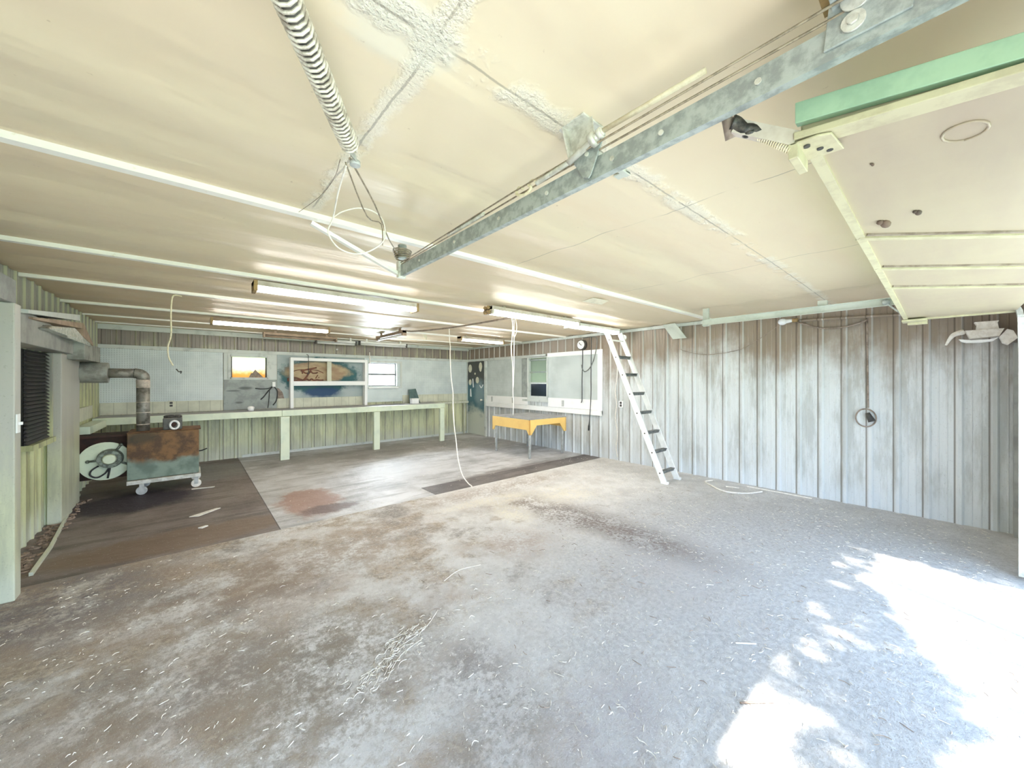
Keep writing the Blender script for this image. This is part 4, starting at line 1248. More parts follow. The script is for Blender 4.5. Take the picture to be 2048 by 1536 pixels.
# ------------------------------------------------------------------ fluorescent fixtures
def fixture(label, x0, x1, y, z, tubes=1, body='fixture', end='fixture', wd=0.10, tube='tube', along='x', group='fluorescent ceiling fixtures'):
    """channel body under the ceiling with tubes below it"""
    zt = ceil_z(x0 if along == 'x' else y, y if along == 'x' else x0)
    mid = (x0 + x1) / 2
    loc = (mid, y, z) if along == 'x' else (y, mid, z)
    t = thing('ceiling_light', label, 'light', loc, group)
    def bx(a0, a1, b0, b1, z0, z1):
        return box(a0, a1, y + b0, y + b1, z0, z1) if along == 'x' else box(y + b0, y + b1, a0, a1, z0, z1)
    bx(x0, x1, -wd / 2, wd / 2, z, z + 0.045).build('channel', M[body], t, bevel=0.004)
    hang = MB()
    for f_ in (0.15, 0.85):
        a = x0 + (x1 - x0) * f_
        h = bx(a - 0.02, a + 0.02, -0.015, 0.015, z + 0.045, ZC + 0.015)
        hang.bm.free()
        hang = h
        hang.build('hanger', M[body], t)
        hang = MB()
    hang.bm.free()
    for q in range(tubes):
        off = 0 if tubes == 1 else (-0.03 if q == 0 else 0.03)
        p0 = (x0 + 0.03, y + off, z - 0.026) if along == 'x' else (y + off, x0 + 0.03, z - 0.026)
        p1 = (x1 - 0.03, y + off, z - 0.026) if along == 'x' else (y + off, x1 - 0.03, z - 0.026)
        MB().cyl(p0, p1, 0.019, n=14).build('tube', M[tube], t)
    for a in (x0, x1 - 0.03):
        bx(a, a + 0.03, -wd / 2 - 0.002, wd / 2 + 0.002, z - 0.05, z + 0.046).build('end_cap', M[end], t, bevel=0.003)
    return t
fixture('nearest long fluorescent light, with a rusty end plate, left of the rail end', 0.42, 2.02, 4.10, 2.355, 1, 'fixture', 'brownend', 0.17)
fixture('brown-edged fluorescent light behind the nearest one on the left', 0.20, 1.76, 6.80, 2.345, 1, 'fixturebrown', 'brownend', 0.17)
t3 = fixture('fluorescent light with two open tube sockets, above the yellow table', 2.70, 4.33, 3.58, 2.345, 2, 'fixture', 'fixture', 0.17)
for off in (-0.03, 0.03):
    MB().cyl((2.698, 3.58 + off, 2.319), (2.668, 3.58 + off, 2.319), 0.024, n=12).build('socket', M['brownend'], t3)
    MB().cyl((2.698, 3.58 + off, 2.372), (2.668, 3.58 + off, 2.372), 0.020, n=12).build('socket', M['brownend'], t3)
fixture('fluorescent light at the top of the ladder by the right wall', 4.42, 5.74, 3.82, 2.365, 1, 'white', 'white', 0.15)
fixture('dark brown fluorescent light near the back wall above the grey board', 1.0, 2.28, 8.22, 2.35, 1, 'fixturebrown', 'fixturebrown', 0.10, 'fixturebrown')
fixture('short white fluorescent light close to the back wall above the painted panel', 1.95, 2.78, 8.55, 2.32, 1, 'white', 'dark', 0.07, 'white')
fixture('white fluorescent light close to the back wall above the white window', 2.82, 3.95, 8.50, 2.335, 1, 'white', 'dark', 0.07, 'white')
fixture('pinkish fluorescent light between the table and the back wall', 4.16, 5.30, 6.50, 2.36, 1, 'fixture', 'brownend', 0.15)
fixture('dark light channel running toward the back wall, left of the hanging rope', 6.25, 7.5, 2.86, 2.345, 1, 'fixturebrown', 'fixturebrown', 0.08, 'white', 'y')
tag(MB().tube([(3.37, 3.75, 2.40), (3.35, 4.0, 2.372), (3.25, 5.28, 2.372), (3.05, 6.2, 2.385), (2.9, 6.3, 2.39)], 0.014, 8).build('ceiling_conduit', M['tan']), 'dark conduit running along the ceiling from the two-socket light to the rope', 'conduit')

# ------------------------------------------------------------------ hanging cords
def cord(label, name, pts, r, mt, cat='cord'):
    return tag(MB().tube(pts, r, 7, 5).build(name, mt), label, cat)
hc = thing('dangling_cord', 'short pale cord with a small hook, hanging before the left pegboard', 'cord', (-0.15, 5.30, 2.39))  # pale hanging cord with its hook
MB().tube([(-0.08, 5.29, 2.395), (-0.15, 5.30, 2.385), (-0.165, 5.32, 2.2), (-0.165, 5.34, 1.98), (-0.19, 5.36, 1.86), (-0.185, 5.38, 1.75), (-0.15, 5.38, 1.66)], 0.007, 7, 5).build('cord', M['palecord'], hc)
MB().tube([(-0.125, 5.385, 1.625), (-0.105, 5.39, 1.595), (-0.085, 5.39, 1.60), (-0.09, 5.39, 1.575)], 0.006, 6).build('hook', M['dark'], hc)
cord('long frayed white rope hanging from the ceiling to the slab joint', 'rope', [(3.31, 5.48, 2.38), (3.29, 5.44, 2.2), (3.27, 5.38, 2.06), (3.20, 5.27, 1.957), (3.15, 5.18, 1.75), (3.12, 5.10, 1.51), (3.10, 5.02, 1.30), (3.05, 4.94, 1.123), (3.0, 4.83, 0.85), (2.965, 4.72, 0.62), (2.93, 4.6, 0.35), (2.93, 4.49, 0.151), (2.98, 4.42, 0.04), (3.0, 4.36, 0.008), (2.97, 4.33, 0.008)], 0.008, M['whitecord'], 'rope')
hk = thing('dangling_cord', 'pale doubled cord hanging from the two-socket light in front of the yellow table', 'cord', (3.4, 4.0, 2.36))
MB().tube([(3.40, 3.97, 2.40), (3.45, 4.0, 2.30), (3.44, 4.0, 2.10), (3.425, 4.0, 1.95), (3.45, 4.0, 1.70), (3.455, 4.0, 1.365), (3.465, 4.0, 1.2), (3.46, 4.0, 1.01)], 0.006, 7, 5).build('cord', M['whitecord'], hk)
MB().tube([(3.46, 3.98, 2.36), (3.47, 3.99, 2.15), (3.48, 4.0, 1.95), (3.475, 4.0, 1.70), (3.465, 4.0, 1.40)], 0.0055, 7, 5).build('cord', M['whitecord'], hk)
MB().tube([(3.43, 3.96, 2.40), (3.49, 3.98, 2.36), (3.52, 3.99, 2.27), (3.51, 3.99, 2.18), (3.475, 3.99, 2.12), (3.45, 3.99, 2.16), (3.445, 3.98, 2.26)], 0.005, 7, 5).build('loop', M['palecord'], hk)
# small hanging bits at the back
hw = thing('wire_hook', 'thin black wire hook hanging in front of the painted panel', 'hook', (1.87, 8.76, 2.02))
MB().tube([(1.87, 8.93, 2.06), (1.87, 8.78, 2.03), (1.87, 8.76, 1.95), (1.87, 8.76, 1.70)], 0.006, 6).build('wire', M['black'], hw)
MB().tube([(1.87, 8.76, 1.70), (1.875, 8.76, 1.66), (1.855, 8.76, 1.645), (1.84, 8.76, 1.665)], 0.009, 6).build('hook', M['dark'], hw)
tag(MB().cyl((3.21, 8.93, 2.17), (3.215, 8.92, 1.88), 0.012, n=10).build('pull_stick', M['whitecord']), 'short white rod hanging over the top of the white window', 'rod')
tag(MB().ball((2.49, 8.955, 2.20), 0.022).build('insulator', M['brightwhite']), 'small round white knob on the wall above the shelf frame', 'knob')
m = MB()
m.prism([(3.48, 2.78, 2.428), (3.42, 2.58, 2.428), (3.60, 2.50, 2.405), (3.74, 2.70, 2.412)], (0, 0, 0.004))
tag(m.build('peeling_tape', M['palewhite']), 'loose flap of tape hanging from the ceiling behind the first batten', 'tape')
m = MB()
m.prism([(3.60, 7.0, 2.44), (3.72, 7.05, 2.44), (3.70, 7.0, 2.37), (3.66, 6.98, 2.33)], (0.004, 0.006, 0))
tag(m.build('peeling_tape', M['palewhite']), 'small white flap hanging from the ceiling near the back corner', 'tape')
tag(MB().tube([(5.99, 1.42, 2.27), (6.03, 1.7, 2.08), (6.04, 1.95, 1.95), (6.04, 2.3, 1.90), (6.04, 2.6, 1.93), (6.04, 2.85, 2.02)], 0.004, 6).build('sagging_wire', M['tan']), 'thin wire sagging along the right wall from the bulb lamp', 'wire')

# ------------------------------------------------------------------ overhead door hardware
RX, RZ0, RZ1, RE = 1.07, 2.2, 2.272, 2.38
rl = thing('door_track', 'long galvanised door rail overhead, ending in mid-air', 'rail', (RX, 1.0, 2.24))
m = MB()
prof = [(-0.010, RZ0), (0.016, RZ0), (0.016, RZ0 + 0.006), (-0.004, RZ0 + 0.006), (-0.004, RZ1 - 0.006), (0.016, RZ1 - 0.006), (0.016, RZ1), (-0.010, RZ1)]
m.prism([(RX + a, -0.30, z) for a, z in prof], (0, RE + 0.30, 0))
m.build('rail', M['galv'], rl)
for y in (0.30, 0.55, 0.72, 1.02, 1.32, 1.7, 2.1):
    MB().cyl((RX - 0.0105, y, 2.236), (RX - 0.016, y, 2.236), 0.008, n=8).build('bolt', M['zinc'], rl)
br_ = thing('rail_hanger', 'zinc hanger bracket bolting the overhead rail to the ceiling', 'bracket', (1.07, 0.83, 2.42))
m = MB()
m.box(1.02, 1.16, 0.81, 0.93, 2.418, 2.425)
m.hexa([(1.04, 0.885, 2.29), (1.13, 0.885, 2.29), (1.13, 0.892, 2.29), (1.04, 0.892, 2.29)], [(1.02, 0.905, 2.42), (1.15, 0.905, 2.42), (1.15, 0.912, 2.42), (1.02, 0.912, 2.42)])
m.prism([(1.058, 0.78, 2.30), (1.058, 0.80, 2.42), (1.058, 0.91, 2.42), (1.058, 0.875, 2.29)], (-0.005, 0, 0))
m.build('ceiling_plate', M['zinc'], br_, bevel=0.002)
m = MB()
m.prism([(1.054, 0.75, 2.318), (1.054, 0.885, 2.300), (1.054, 0.835, 2.215), (1.054, 0.812, 2.205), (1.054, 0.80, 2.215)], (-0.006, 0, 0))
m.build('gusset', M['galv'], br_, bevel=0.002)
m = MB()
m.cyl((1.03, 0.885, 2.285), (1.03, 0.735, 2.325), 0.012, n=10)
m.cyl((1.03, 0.785, 2.312), (1.03, 0.765, 2.317), 0.024, n=14)
m.cyl((1.03, 0.755, 2.32), (1.03, 0.74, 2.324), 0.018, n=14)
m.build('eye_bolt', M['zinc'], br_)
MB().cyl((1.10, 0.905, 2.36), (1.10, 0.895, 2.36), 0.022, n=14).build('washer', M['zinc'], br_)
MB().cyl((1.048, 0.815, 2.29), (1.042, 0.815, 2.29), 0.008, n=10).build('bolt', M['zinc'], br_)
m = MB()
m.box(1.08, 1.46, 0.90, 0.925, 2.400, 2.418)
m.box(1.42, 1.46, 0.90, 0.96, 2.404, 2.412)
m.build('angle_iron', M['palesheet'], br_, bevel=0.002)
b2 = thing('rail_hanger', 'zinc side bracket on the overhead rail at the top edge', 'bracket', (1.06, 0.1, 2.25))
m = MB()
m.prism([(1.059, 0.175, 2.222), (1.059, 0.04, 2.222), (1.059, 0.03, 2.36), (1.059, 0.165, 2.32)], (-0.006, 0, 0))
m.hexa([(1.06, 0.04, 2.33), (1.0, 0.04, 2.33), (1.0, 0.16, 2.30), (1.06, 0.16, 2.30)], [(1.06, 0.04, 2.336), (1.0, 0.04, 2.336), (1.0, 0.16, 2.306), (1.06, 0.16, 2.306)])
m.build('plate', M['galv'], b2, bevel=0.002)
m = MB()
m.cyl((1.053, 0.125, 2.252), (1.046, 0.125, 2.252), 0.020, n=20)
m.cyl((1.046, 0.125, 2.252), (1.038, 0.125, 2.252), 0.010, n=6)
m.build('nut', M['zinc'], b2)
m = MB()
m.cyl((1.053, 0.12, 2.30), (1.046, 0.12, 2.30), 0.026, n=24)
m.cyl((1.046, 0.12, 2.30), (1.040, 0.12, 2.30), 0.009, n=6)
m.build('nut', M['zinc'], b2)
m = MB()
m.box(1.0, 1.10, 0.02, 0.18, 2.33, 2.425)
m.build('strap', M['brownend'], b2)
# rod, cables with hook along rail
rd = thing('cable_run', 'thin rod, steel cables and hook running beside the overhead rail', 'cable', (1.05, 1.4, 2.31))
MB().cyl((1.03, 0.735, 2.325), (1.05, 0.42, 2.335), 0.008, n=8).build('rod', M['palecord'], rd)
MB().tube([(1.035, 0.0, 2.300), (1.03, 1.2, 2.295), (1.055, 2.36, 2.285)], 0.0035, 6, 0).build('cable', M['cable'], rd)
MB().tube([(1.055, -0.1, 2.285), (1.05, 1.2, 2.285), (1.06, 2.36, 2.275)], 0.0035, 6, 0).build('cable', M['cable'], rd)
MB().tube([(1.03, 0.885, 2.285), (1.035, 1.02, 2.283), (1.035, 1.055, 2.28)], 0.009, 8, 2).build('turnbuckle', M['zinc'], rd)
MB().tube([(1.035, 1.05, 2.283), (1.035, 1.075, 2.300), (1.035, 1.10, 2.292), (1.035, 1.085, 2.275), (1.035, 1.11, 2.262), (1.035, 1.15, 2.268), (1.035, 1.175, 2.285), (1.035, 1.16, 2.303), (1.035, 1.135, 2.292)], 0.006, 8, 3).build('hook', M['palecord'], rd)
MB().tube([(1.045, 1.42, 2.288), (1.048, 1.5, 2.287), (1.052, 1.75, 2.286)], 0.009, 8, 1).build('splice', M['zinc'], rd)
# end fitting
en = thing('rail_end', 'end bracket with pulley and angled brace at the free end of the rail', 'bracket', (1.07, 2.38, 2.28))
box(1.045, 1.10, 2.375, 2.41, 2.19, 2.30).build('clip', M['zinc'], en, bevel=0.004)
m = MB()
m.cyl((1.03, 2.37, 2.325), (1.10, 2.36, 2.325), 0.012, n=10)
for k in range(5):
    m.tube([(1.065 + (0.045 + 0.004 * k) * math.cos(a), 2.36 + 0.05 * math.sin(a), 2.315 + 0.012 * k) for a in [2 * PI * q / 14 for q in range(15)]], 0.0045, 5, 0)
m.build('wound_cable', M['cable'], en)
m = MB()
m.cyl((1.065, 2.36, 2.31), (1.065, 2.36, 2.40), 0.028, n=16)
m.build('pulley', M['galv'], en)
m = MB()
m.bar((1.06, 2.40, 2.215), (0.52, 2.375, 2.405), 0.03, 0.022)
m.build('brace', M['batten'], en)
# spring
sg = thing('extension_spring', 'long pale coil spring slanting across the ceiling at the top', 'spring', (0.28, 1.1, 2.3))
A = Vector((0.405, 1.315, 2.30))
B = Vector((0.075, 0.775, 2.30))
d = (B - A).normalized()
u = d.orthogonal().normalized()
v = d.cross(u)
L = (B - A).length
turns = 38
pts = []
for k in range(turns * 10 + 1):
    t_ = k / (turns * 10)
    a = 2 * PI * turns * t_
    pts.append(A + d * (L * t_) + (u * math.cos(a) + v * math.sin(a)) * 0.0285)
MB().tube(pts, 0.0044, 6, 0).build('coil', M['spring'], sg)
MB().tube([A - d * -0.02, A + d * 0.3, B], 0.019, 10, 0).build('inner_rod', M['pipe'], sg)
MB().tube([A + u * 0.027, A - d * 0.02 + u * 0.02, A - d * 0.05, A - d * 0.055 - u * 0.012, A - d * 0.03 - u * 0.016], 0.0045, 6, 3).build('end_hook', M['spring'], sg)
m = MB()
q = A - d * 0.075
m.hexa([q + v * 0.016 + d * 0.04, q - v * 0.016 + d * 0.04, q - v * 0.016 + d * 0.04 + Vector((0, 0, -0.02)), q + v * 0.016 + d * 0.04 + Vector((0, 0, -0.02))],
       [q + v * 0.010 - d * 0.03, q - v * 0.010 - d * 0.03, q - v * 0.010 - d * 0.03 + Vector((0, 0, -0.012)), q + v * 0.010 - d * 0.03 + Vector((0, 0, -0.012))])
m.cyl(q + Vector((0, 0, -0.03)), q + Vector((0, 0, -0.015)), 0.018, n=16)
m.build('spring_pulley', M['leg'], sg)
cb_ = thing('pulley_cable', 'thin steel cables from the spring to the rail end with a hanging loop', 'cable', (0.7, 1.8, 2.3))
MB().tube([(0.425, 1.38, 2.29), (0.62, 1.66, 2.285), (0.83, 2.01, 2.28), (1.03, 2.34, 2.33)], 0.0035, 6, 2).build('cable', M['cable'], cb_)
MB().tube([(0.415, 1.39, 2.275), (0.60, 1.70, 2.24), (0.735, 1.88, 2.30), (0.75, 1.9, 2.20)], 0.003, 6, 3).build('cable', M['cable'], cb_)
MB().tube([(0.40, 1.40, 2.285), (0.46, 1.70, 2.36), (0.475, 2.0, 2.40), (0.44, 2.28, 2.412)], 0.0017, 6, 3).build('cable', M['cable'], cb_)
lp_ = [(0.42, 1.40, 2.27), (0.45, 1.6, 2.265), (0.493, 1.84, 2.245), (0.476, 1.85, 2.182), (0.52, 1.85, 2.121), (0.60, 1.85, 2.11), (0.678, 1.85, 2.147), (0.74, 1.85, 2.217), (0.731, 1.85, 2.309), (0.678, 1.85, 2.34), (0.608, 1.85, 2.333), (0.537, 1.85, 2.294), (0.497, 1.85, 2.256)]
MB().tube(lp_, 0.0034, 6, 4).build('loop', M['whitecord'], cb_)

# right-hand track
rt = thing('door_track', 'far galvanised door track high along the right side', 'rail', (4.94, 1.0, 2.22))
m = MB()
m.prism([(4.94 - a, -0.12, z) for a, z in [(-0.010, 2.2), (0.016, 2.2), (0.016, 2.206), (-0.004, 2.206), (-0.004, 2.266), (0.016, 2.266), (0.016, 2.272), (-0.010, 2.272)]], (0, 2.14, 0))
m.build('rail', M['palesheet'], rt)
m = MB()
pts = [(4.94, -0.12, 2.236)]
for k in range(9):
    a = PI / 2 * k / 8
    pts.append((4.94 - 0.16 * k / 8, -0.12 - 0.255 * math.sin(a), 2.236 - 0.255 * (1 - math.cos(a))))
pts += [(4.76, -0.378, 1.7), (4.75, -0.378, 0.9), (4.75, -0.378, 0.02)]
for a, b in zip(pts, pts[1:]):
    m.bar(a, b, 0.022, 0.03, (0, 1, 0.2))
m.build('curved_track', M['zinc'], rt)
box(4.952, 4.985, 1.95, 2.02, 2.19, 2.415).build('hanger', M['palesheet'], rt, bevel=0.003)
box(4.952, 4.985, 0.79, 0.87, 2.24, 2.33).build('hanger', M['palesheet'], rt, bevel=0.003)

# door section
ds = thing('garage_door', 'raised cream garage door section at the upper right', 'door', (3.0, -0.06, 2.08))
DY0, DY1 = 0.235, -0.36
def dz(x, y):
    return 2.113 + (2.045 - 2.113) * (x - 1.17) / 3.69 + (y - DY0) * (0.13 - 0.125 * (x - 1.17) / 3.69)
m = MB()
nx = 24
for i in range(nx):
    x0 = 1.17 + 3.69 * i / nx
    x1 = 1.17 + 3.69 * (i + 1) / nx
    m.hexa([(x0, DY1, dz(x0, DY1)), (x0, DY0, dz(x0, DY0)), (x0, DY0, dz(x0, DY0) + 0.04), (x0, DY1, dz(x0, DY1) + 0.04)],
           [(x1, DY1, dz(x1, DY1)), (x1, DY0, dz(x1, DY0)), (x1, DY0, dz(x1, DY0) + 0.04), (x1, DY1, dz(x1, DY1) + 0.04)])
m.build('panel', M['doorpanel'], ds)
m = MB()
for i in range(nx):
    x0 = 1.175 + 3.68 * i / nx
    x1 = 1.175 + 3.68 * (i + 1) / nx
    m.hexa([(x0, DY0 - 0.022, dz(x0, DY0) - 0.012), (x0, DY0 + 0.004, dz(x0, DY0) - 0.012), (x0, DY0 + 0.004, dz(x0, DY0) + 0.045), (x0, DY0 - 0.022, dz(x0, DY0) + 0.045)],
           [(x1, DY0 - 0.022, dz(x1, DY0) - 0.012), (x1, DY0 + 0.004, dz(x1, DY0) - 0.012), (x1, DY0 + 0.004, dz(x1, DY0) + 0.045), (x1, DY0 - 0.022, dz(x1, DY0) + 0.045)])
m.build('top_rail', M['creammetal'], ds)
for (x, sk) in ((2.09, 0.28), (2.68, 0.28), (3.23, 0.28), (4.845, 0.0)):
    m = MB()
    m.bar((x, DY0, dz(x, DY0) - 0.003), (x + sk * 1.4, DY1, dz(x + sk * 1.4, DY1) - 0.003), 0.03, 0.02)
    m.build('stile', M['creammetal'], ds)
    if sk:
        m = MB()
        m.bar((x - 0.021, DY0 - 0.03, dz(x, DY0) - 0.004), (x - 0.021 + sk * 1.3, DY1, dz(x + sk * 1.3, DY1) - 0.004), 0.010, 0.014)
        m.build('seam_strip', M['tan'], ds)
m = MB()
m.hexa([(1.145, DY0 + 0.01, dz(1.17, DY0) + 0.03), (1.168, DY0 + 0.01, dz(1.17, DY0) + 0.03), (1.168, DY0 + 0.01, 2.195), (1.145, DY0 + 0.01, 2.195)],
       [(1.145, DY1, dz(1.17, DY1) + 0.005), (1.168, DY1, dz(1.17, DY1) + 0.005), (1.168, DY1, 2.085), (1.145, DY1, 2.085)])
m.build('end_stile', M['galvlawnlit'], ds, bevel=0.002)
m = MB()
m.hexa([(1.14, DY0 + 0.012, dz(1.17, DY0) - 0.012), (1.20, DY0 + 0.012, dz(1.17, DY0) - 0.012), (1.20, DY0 + 0.012, dz(1.17, DY0) + 0.006), (1.14, DY0 + 0.012, dz(1.17, DY0) + 0.006)],
       [(1.14, DY1, dz(1.17, DY1) - 0.010), (1.19, DY1, dz(1.17, DY1) - 0.010), (1.19, DY1, dz(1.17, DY1) + 0.006), (1.14, DY1, dz(1.17, DY1) + 0.006)])
m.build('edge_strip', M['creammetal'], ds, bevel=0.002)
m = MB()
cx_, cy_ = 1.355, -0.03
m.tube([(cx_ + 0.045 * math.cos(a), cy_ + 0.035 * math.sin(a), dz(cx_ + 0.045 * math.cos(a), cy_ + 0.035 * math.sin(a)) - 0.002) for a in [2 * PI * k / 16 for k in range(17)]], 0.003, 5, 0)
m.build('plug_ring', M['doorpanel'], ds)
for (x, y, rr) in ((1.97, 0.145, 0.030), (1.90, 0.06, 0.018), (1.42, 0.13, 0.007)):
    m = MB()
    m.ball((x, y, dz(x, y) - 0.002), rr, (1.4, 0.5, 0.4), 10, 6)
    m.ball((x - rr, y + rr * 0.4, dz(x, y) - 0.002), rr * 0.6, (1.2, 0.6, 0.4), 8, 6)
    m.build('mud_nest', M['bark'], ds)
# corner bracket, roller arm and little spring
z0 = dz(1.2, 0.22)
cbk = MB()
cbk.prism([(1.14, 0.255, z0 - 0.016), (1.245, 0.25, z0 - 0.018), (1.245, 0.165, z0 - 0.022), (1.15, 0.175, z0 - 0.020), (1.14, 0.20, z0 - 0.018)], (0, 0, -0.006))
cbk.box(1.14, 1.245, 0.238, 0.258, z0 - 0.055, z0 - 0.016)
cbo = cbk.build('corner_bracket', M['creammetal'], ds, bevel=0.002)
for (x, y) in ((1.165, 0.225), (1.20, 0.205), (1.225, 0.19)):
    MB().cyl((x, y, z0 - 0.022), (x, y, z0 - 0.028), 0.007, n=10).build('bolt', M['dark'], cbo)
m = MB()
m.bar((1.155, 0.245, z0 - 0.005), (1.115, 0.37, 2.185), 0.02, 0.035)
ra = m.build('roller_arm', M['fixture'], ds)
m = MB()
m.tube([(1.135, 0.315, 2.150), (1.124, 0.335, 2.166), (1.118, 0.35, 2.170), (1.112, 0.365, 2.190), (1.104, 0.375, 2.196)], [0.012, 0.019], 9, 2)
m.ball((1.122, 0.34, 2.156), 0.014, (0.8, 1.2, 0.7), 10, 6)
m.build('grease', M['grease'], ra)
m = MB()
m.cyl((1.09, 0.385, 2.225), (1.125, 0.385, 2.165), 0.013, n=10)
m.build('roller', M['tan'], ra)
pts = []
a0, a1 = Vector((1.15, 0.245, z0 - 0.04)), Vector((1.13, 0.325, 2.145))
dd = (a1 - a0).normalized()
uu = dd.orthogonal().normalized()
vv = dd.cross(uu)
for k in range(181):
    t_ = k / 180
    pts.append(a0.lerp(a1, t_) + (uu * math.cos(2 * PI * 18 * t_) + vv * math.sin(2 * PI * 18 * t_)) * 0.007)
MB().tube(pts, 0.0016, 5, 0).build('small_spring', M['palecord'], ra)
zr = dz(4.8, 0.22)
m = MB()
m.box(4.74, 4.90, 0.10, 0.25, zr - 0.03, zr - 0.014)
m.box(4.86, 4.90, 0.10, 0.22, zr - 0.05, zr - 0.03)
m.build('corner_bracket', M['creammetal'], ds, bevel=0.002)
m = MB()
m.bar((4.87, 0.2, zr - 0.01), (4.93, 0.36, 2.225), 0.012, 0.012)
m.ball((4.93, 0.36, 2.235), 0.03, (0.6, 1, 1), 12, 8)
m.build('roller_arm', M['galv'], ds)

# ------------------------------------------------------------------ floor litter
rng = random.Random(7)
def sliver(m, x, y, L, wd, ang, bend, z=0.003, th=0.003):
    n = 4
    pl_ = []
    for k in range(n + 1):
        s_ = (k / n - 0.5) * L
        a = ang + bend * (k / n - 0.5)
        pl_.append((x + s_ * math.cos(a), y + s_ * math.sin(a)))
    nx_, ny_ = -math.sin(ang), math.cos(ang)
    top = []
    for k, (px_, py_) in enumerate(pl_):
        w_ = wd * (0.35 if k in (0, n) else 1)
        zz = z + (0.006 * abs(bend)) * (1 - abs(2 * k / n - 1))
        top.append((m.bm.verts.new((px_ + nx_ * w_, py_ + ny_ * w_, zz)), m.bm.verts.new((px_, py_, zz + th)), m.bm.verts.new((px_ - nx_ * w_, py_ - ny_ * w_, zz))))
    for a, b in zip(top, top[1:]):
        m.bm.faces.new((a[0], b[0], b[1], a[1]))
        m.bm.faces.new((a[1], b[1], b[2], a[2]))
st = MB()
for k in range(4300):
    x = rng.uniform(XL + 0.1, XR - 0.05)
    y = rng.uniform(-0.3, 4.3)
    if x < -0.8 and y > 3.9:
        continue
    near = max(0.3, 1.2 - 0.15 * math.hypot(x, y))
    L = rng.choice([0.007, 0.010, 0.014, 0.020, 0.03]) * rng.uniform(0.7, 1.3)
    sliver(st, x, y, L, rng.uniform(0.0008, 0.0020), rng.gauss(0.9, 0.8), rng.gauss(0, 0.5))
for k in range(110):
    x = rng.uniform(1.2, 4.6)
    y = rng.uniform(-0.2, 2.2)
    sliver(st, x, y, rng.uniform(0.025, 0.06), rng.uniform(0.0008, 0.0014), rng.uniform(0, PI), rng.gauss(0, 0.8))
for k in range(150):
    x = rng.gauss(0.85, 0.13)
    y = 1.98 + (x - 0.85) * 0.5 + rng.gauss(0, 0.05)
    sliver(st, x, y, rng.uniform(0.02, 0.08), rng.uniform(0.0007, 0.0012), rng.gauss(0.7, 0.5), rng.gauss(0, 0.9))
for k in range(320):
    x = rng.uniform(0.8, 5.9)
    y = rng.uniform(4.45, 8.0)
    sliver(st, x, y, rng.uniform(0.01, 0.03), rng.uniform(0.002, 0.004), rng.uniform(0, PI), rng.gauss(0, 0.4), -0.006)
tag(st.build('straw_litter', M['straw']), 'pale straw and grit scattered over the concrete floor', 'litter', kind='stuff')
tw = MB()
for k in range(240):
    x = rng.uniform(1.2, 5.4)
    y = rng.uniform(-0.25, 2.6)
    sliver(tw, x, y, rng.uniform(0.02, 0.06), rng.uniform(0.001, 0.0022), rng.uniform(0, PI), rng.gauss(0, 0.6))
for k in range(140):
    x = rng.uniform(-1.12, -0.98)
    y = rng.uniform(4.5, 7.0)
    sliver(tw, x, y, rng.uniform(0.03, 0.09), rng.uniform(0.004, 0.012), rng.uniform(0, PI), rng.gauss(0, 0.6), -0.006, 0.012)
tag(tw.build('twig_litter', M['twig']), 'dark twigs and dead leaves scattered over the concrete floor', 'litter', kind='stuff')
hp = [(5.89, 2.26), (5.76, 2.31), (5.66, 2.24), (5.56, 2.12), (5.49, 2.05), (5.44, 1.95), (5.44, 1.87), (5.50, 1.77), (5.60, 1.68), (5.72, 1.63), (5.80, 1.60)]
tag(MB().tube([(a, b, 0.010) for a, b in hp], 0.010, 7, 3).build('bent_hose', M['whitecord']), 'pale bent hose lying on the floor by the right wall', 'hose')
tag(MB().bar((5.72, 2.02, 0.006), (5.78, 1.87, 0.006), 0.014, 0.010).build('lath_strip', M['whitecord']), 'short pale lath inside the curve of the bent hose', 'stick')
tag(MB().bar((5.95, 1.83, 0.006), (5.955, 1.1, 0.006), 0.012, 0.010).build('lath_strip', M['whitecord']), 'long pale lath along the foot of the right wall', 'stick')
def stick(label, a, b, r=0.004, mt='straw', bend=0.0):
    a, b = Vector((*a, r)), Vector((*b, r))
    mid = (a + b) / 2 + Vector((-(b - a).y, (b - a).x, 0)) * bend
    tag(MB().tube([a, mid, b], r, 6, 4).build('straw_stalk', M[mt]), label, 'stalk')
stick('long bent straw stalk before the straw tangle near the bottom centre', (1.22, 2.16), (0.86, 2.0), 0.0018, 'whitecord', 0.10)
stick('second thin straw stalk lying in the straw tangle', (1.02, 1.98), (0.74, 1.82), 0.0015, 'whitecord', -0.12)
stick('brown stick lying in the small sunlit patch', (1.93, 0.62), (2.05, 0.52), 0.004, 'twig')
stick('white stick on the grey floor above the small sunlit patch', (2.35, 0.78), (2.43, 0.70), 0.004, 'whitecord')
stick('pale curved stalk on the floor right of the straw tangle', (1.43, 2.44), (1.78, 2.46), 0.0028, 'whitecord', 0.15)
m = MB()
m.prism([(-0.02, 5.42, -0.004), (0.22, 5.58, -0.004), (0.26, 5.56, -0.004), (0.06, 5.38, -0.004)], (0, 0, 0.008))
tag(m.build('paper_strip', M['whitecord']), 'crumpled pale strip on the dark slab before the furnace', 'scrap')
m = MB()
m.prism([(0.05, 4.95, -0.004), (0.11, 4.98, -0.004), (0.13, 4.96, -0.004), (0.08, 4.92, -0.004)], (0, 0, 0.01))
tag(m.build('paper_strip', M['whitecord']), 'tiny pale scrap on the dark slab near the slab joint', 'scrap')
m = MB()
m.prism([(0.0, 6.8, -0.004), (0.25, 6.75, -0.004), (0.24, 6.71, -0.004), (0.0, 6.76, -0.004)], (0, 0, 0.008))
tag(m.build('paper_strip', M['whitecord']), 'flat pale scrap on the floor just in front of the cart wheel', 'scrap')

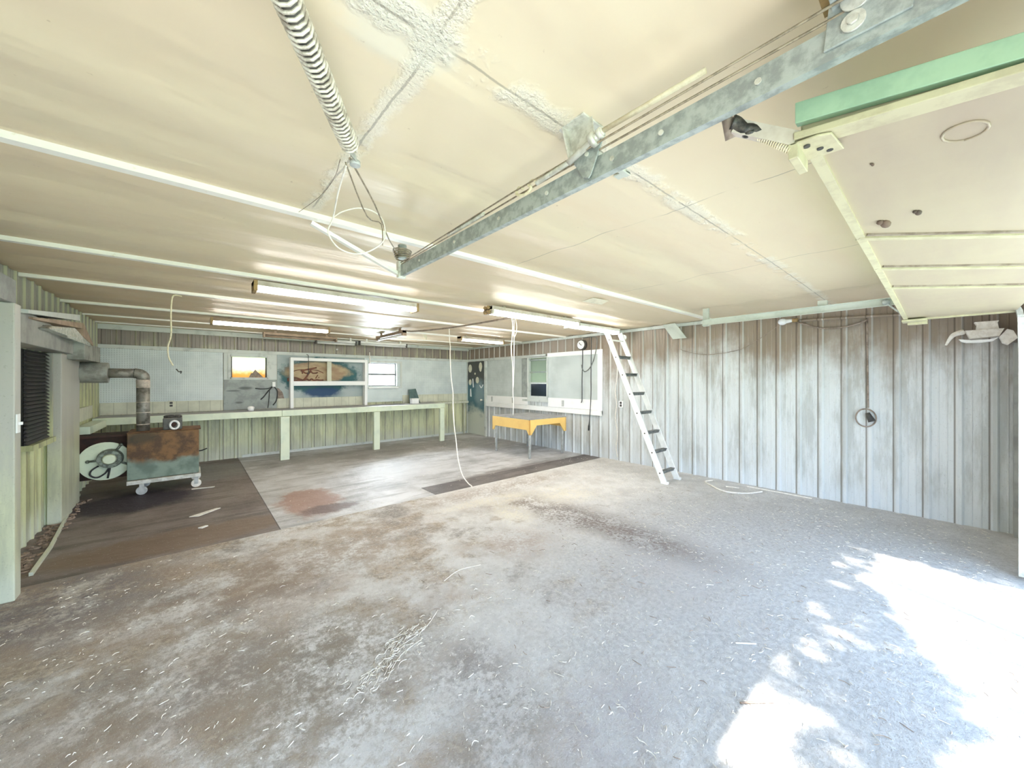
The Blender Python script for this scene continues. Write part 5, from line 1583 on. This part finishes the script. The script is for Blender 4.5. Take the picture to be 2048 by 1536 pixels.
# ------------------------------------------------------------------ unseen tree outside, crown shaped to cast the floor shade by the doorway
te = thing('tree', 'unseen leafy tree outside the garage doors, shaped to shade the floor', 'tree', (3.0, -5.2, -0.06))
m = MB()
m.tube([(3.0, -5.2, -0.06), (3.02, -5.15, 1.6), (3.1, -4.9, 3.2), (3.2, -4.3, 4.6)], [0.22, 0.10], 10, 3)
m.build('trunk', M['bark'], te)
m = MB()
zl = 5.0
off = sdir * (zl / sdir.z)
blobs = [(2.80, 0.52, 0.66, 0.50), (2.55, 0.12, 0.42, 0.22), (4.25, 0.86, 0.72, 0.48), (4.9, 0.35, 0.4, 0.5), (3.50, 0.52, 0.30, 0.30), (1.35, 0.5, 0.24, 0.8), (1.9, 0.15, 0.35, 0.26), (5.0, -0.2, 0.5, 0.8)]  # leaf clumps set where the floor shade should fall
for (cx, cy, rx, ry) in blobs:
    m.tube([(3.15, -4.4, 4.5), ((3.15 + cx + off.x) / 2, (-4.4 + cy + off.y) / 2 - 0.1, 4.9), (cx + off.x, cy + off.y, zl)], [0.06, 0.02], 6, 3)
m.build('branches', M['bark'], te)
m = MB()
lr = random.Random(3)
for (cx, cy, rx, ry) in blobs:
    for k in range(int(1500 * rx * ry) + 60):
        a = lr.uniform(0, 2 * PI)
        r_ = math.sqrt(lr.random())
        c0 = Vector((cx + rx * r_ * math.cos(a), cy + ry * r_ * math.sin(a), 0)) + off + Vector((0, 0, lr.uniform(-0.25, 0.25)))
        c0 += Vector((0, -0.57, 0)) * (c0.z - zl)
        nrm = Vector((lr.gauss(0, 0.5), lr.gauss(-0.4, 0.5), 1)).normalized()
        t1 = nrm.orthogonal().normalized()
        t2 = nrm.cross(t1)
        ph = lr.uniform(0, 2 * PI)
        e1 = t1 * math.cos(ph) + t2 * math.sin(ph)
        e2 = nrm.cross(e1)
        s_ = lr.uniform(0.05, 0.08)
        m.poly([c0 + e1 * s_, c0 + e2 * s_ * 0.55, c0 - e1 * s_, c0 - e2 * s_ * 0.55])
m.build('foliage', M['leaf'], te)['kind'] = 'stuff'
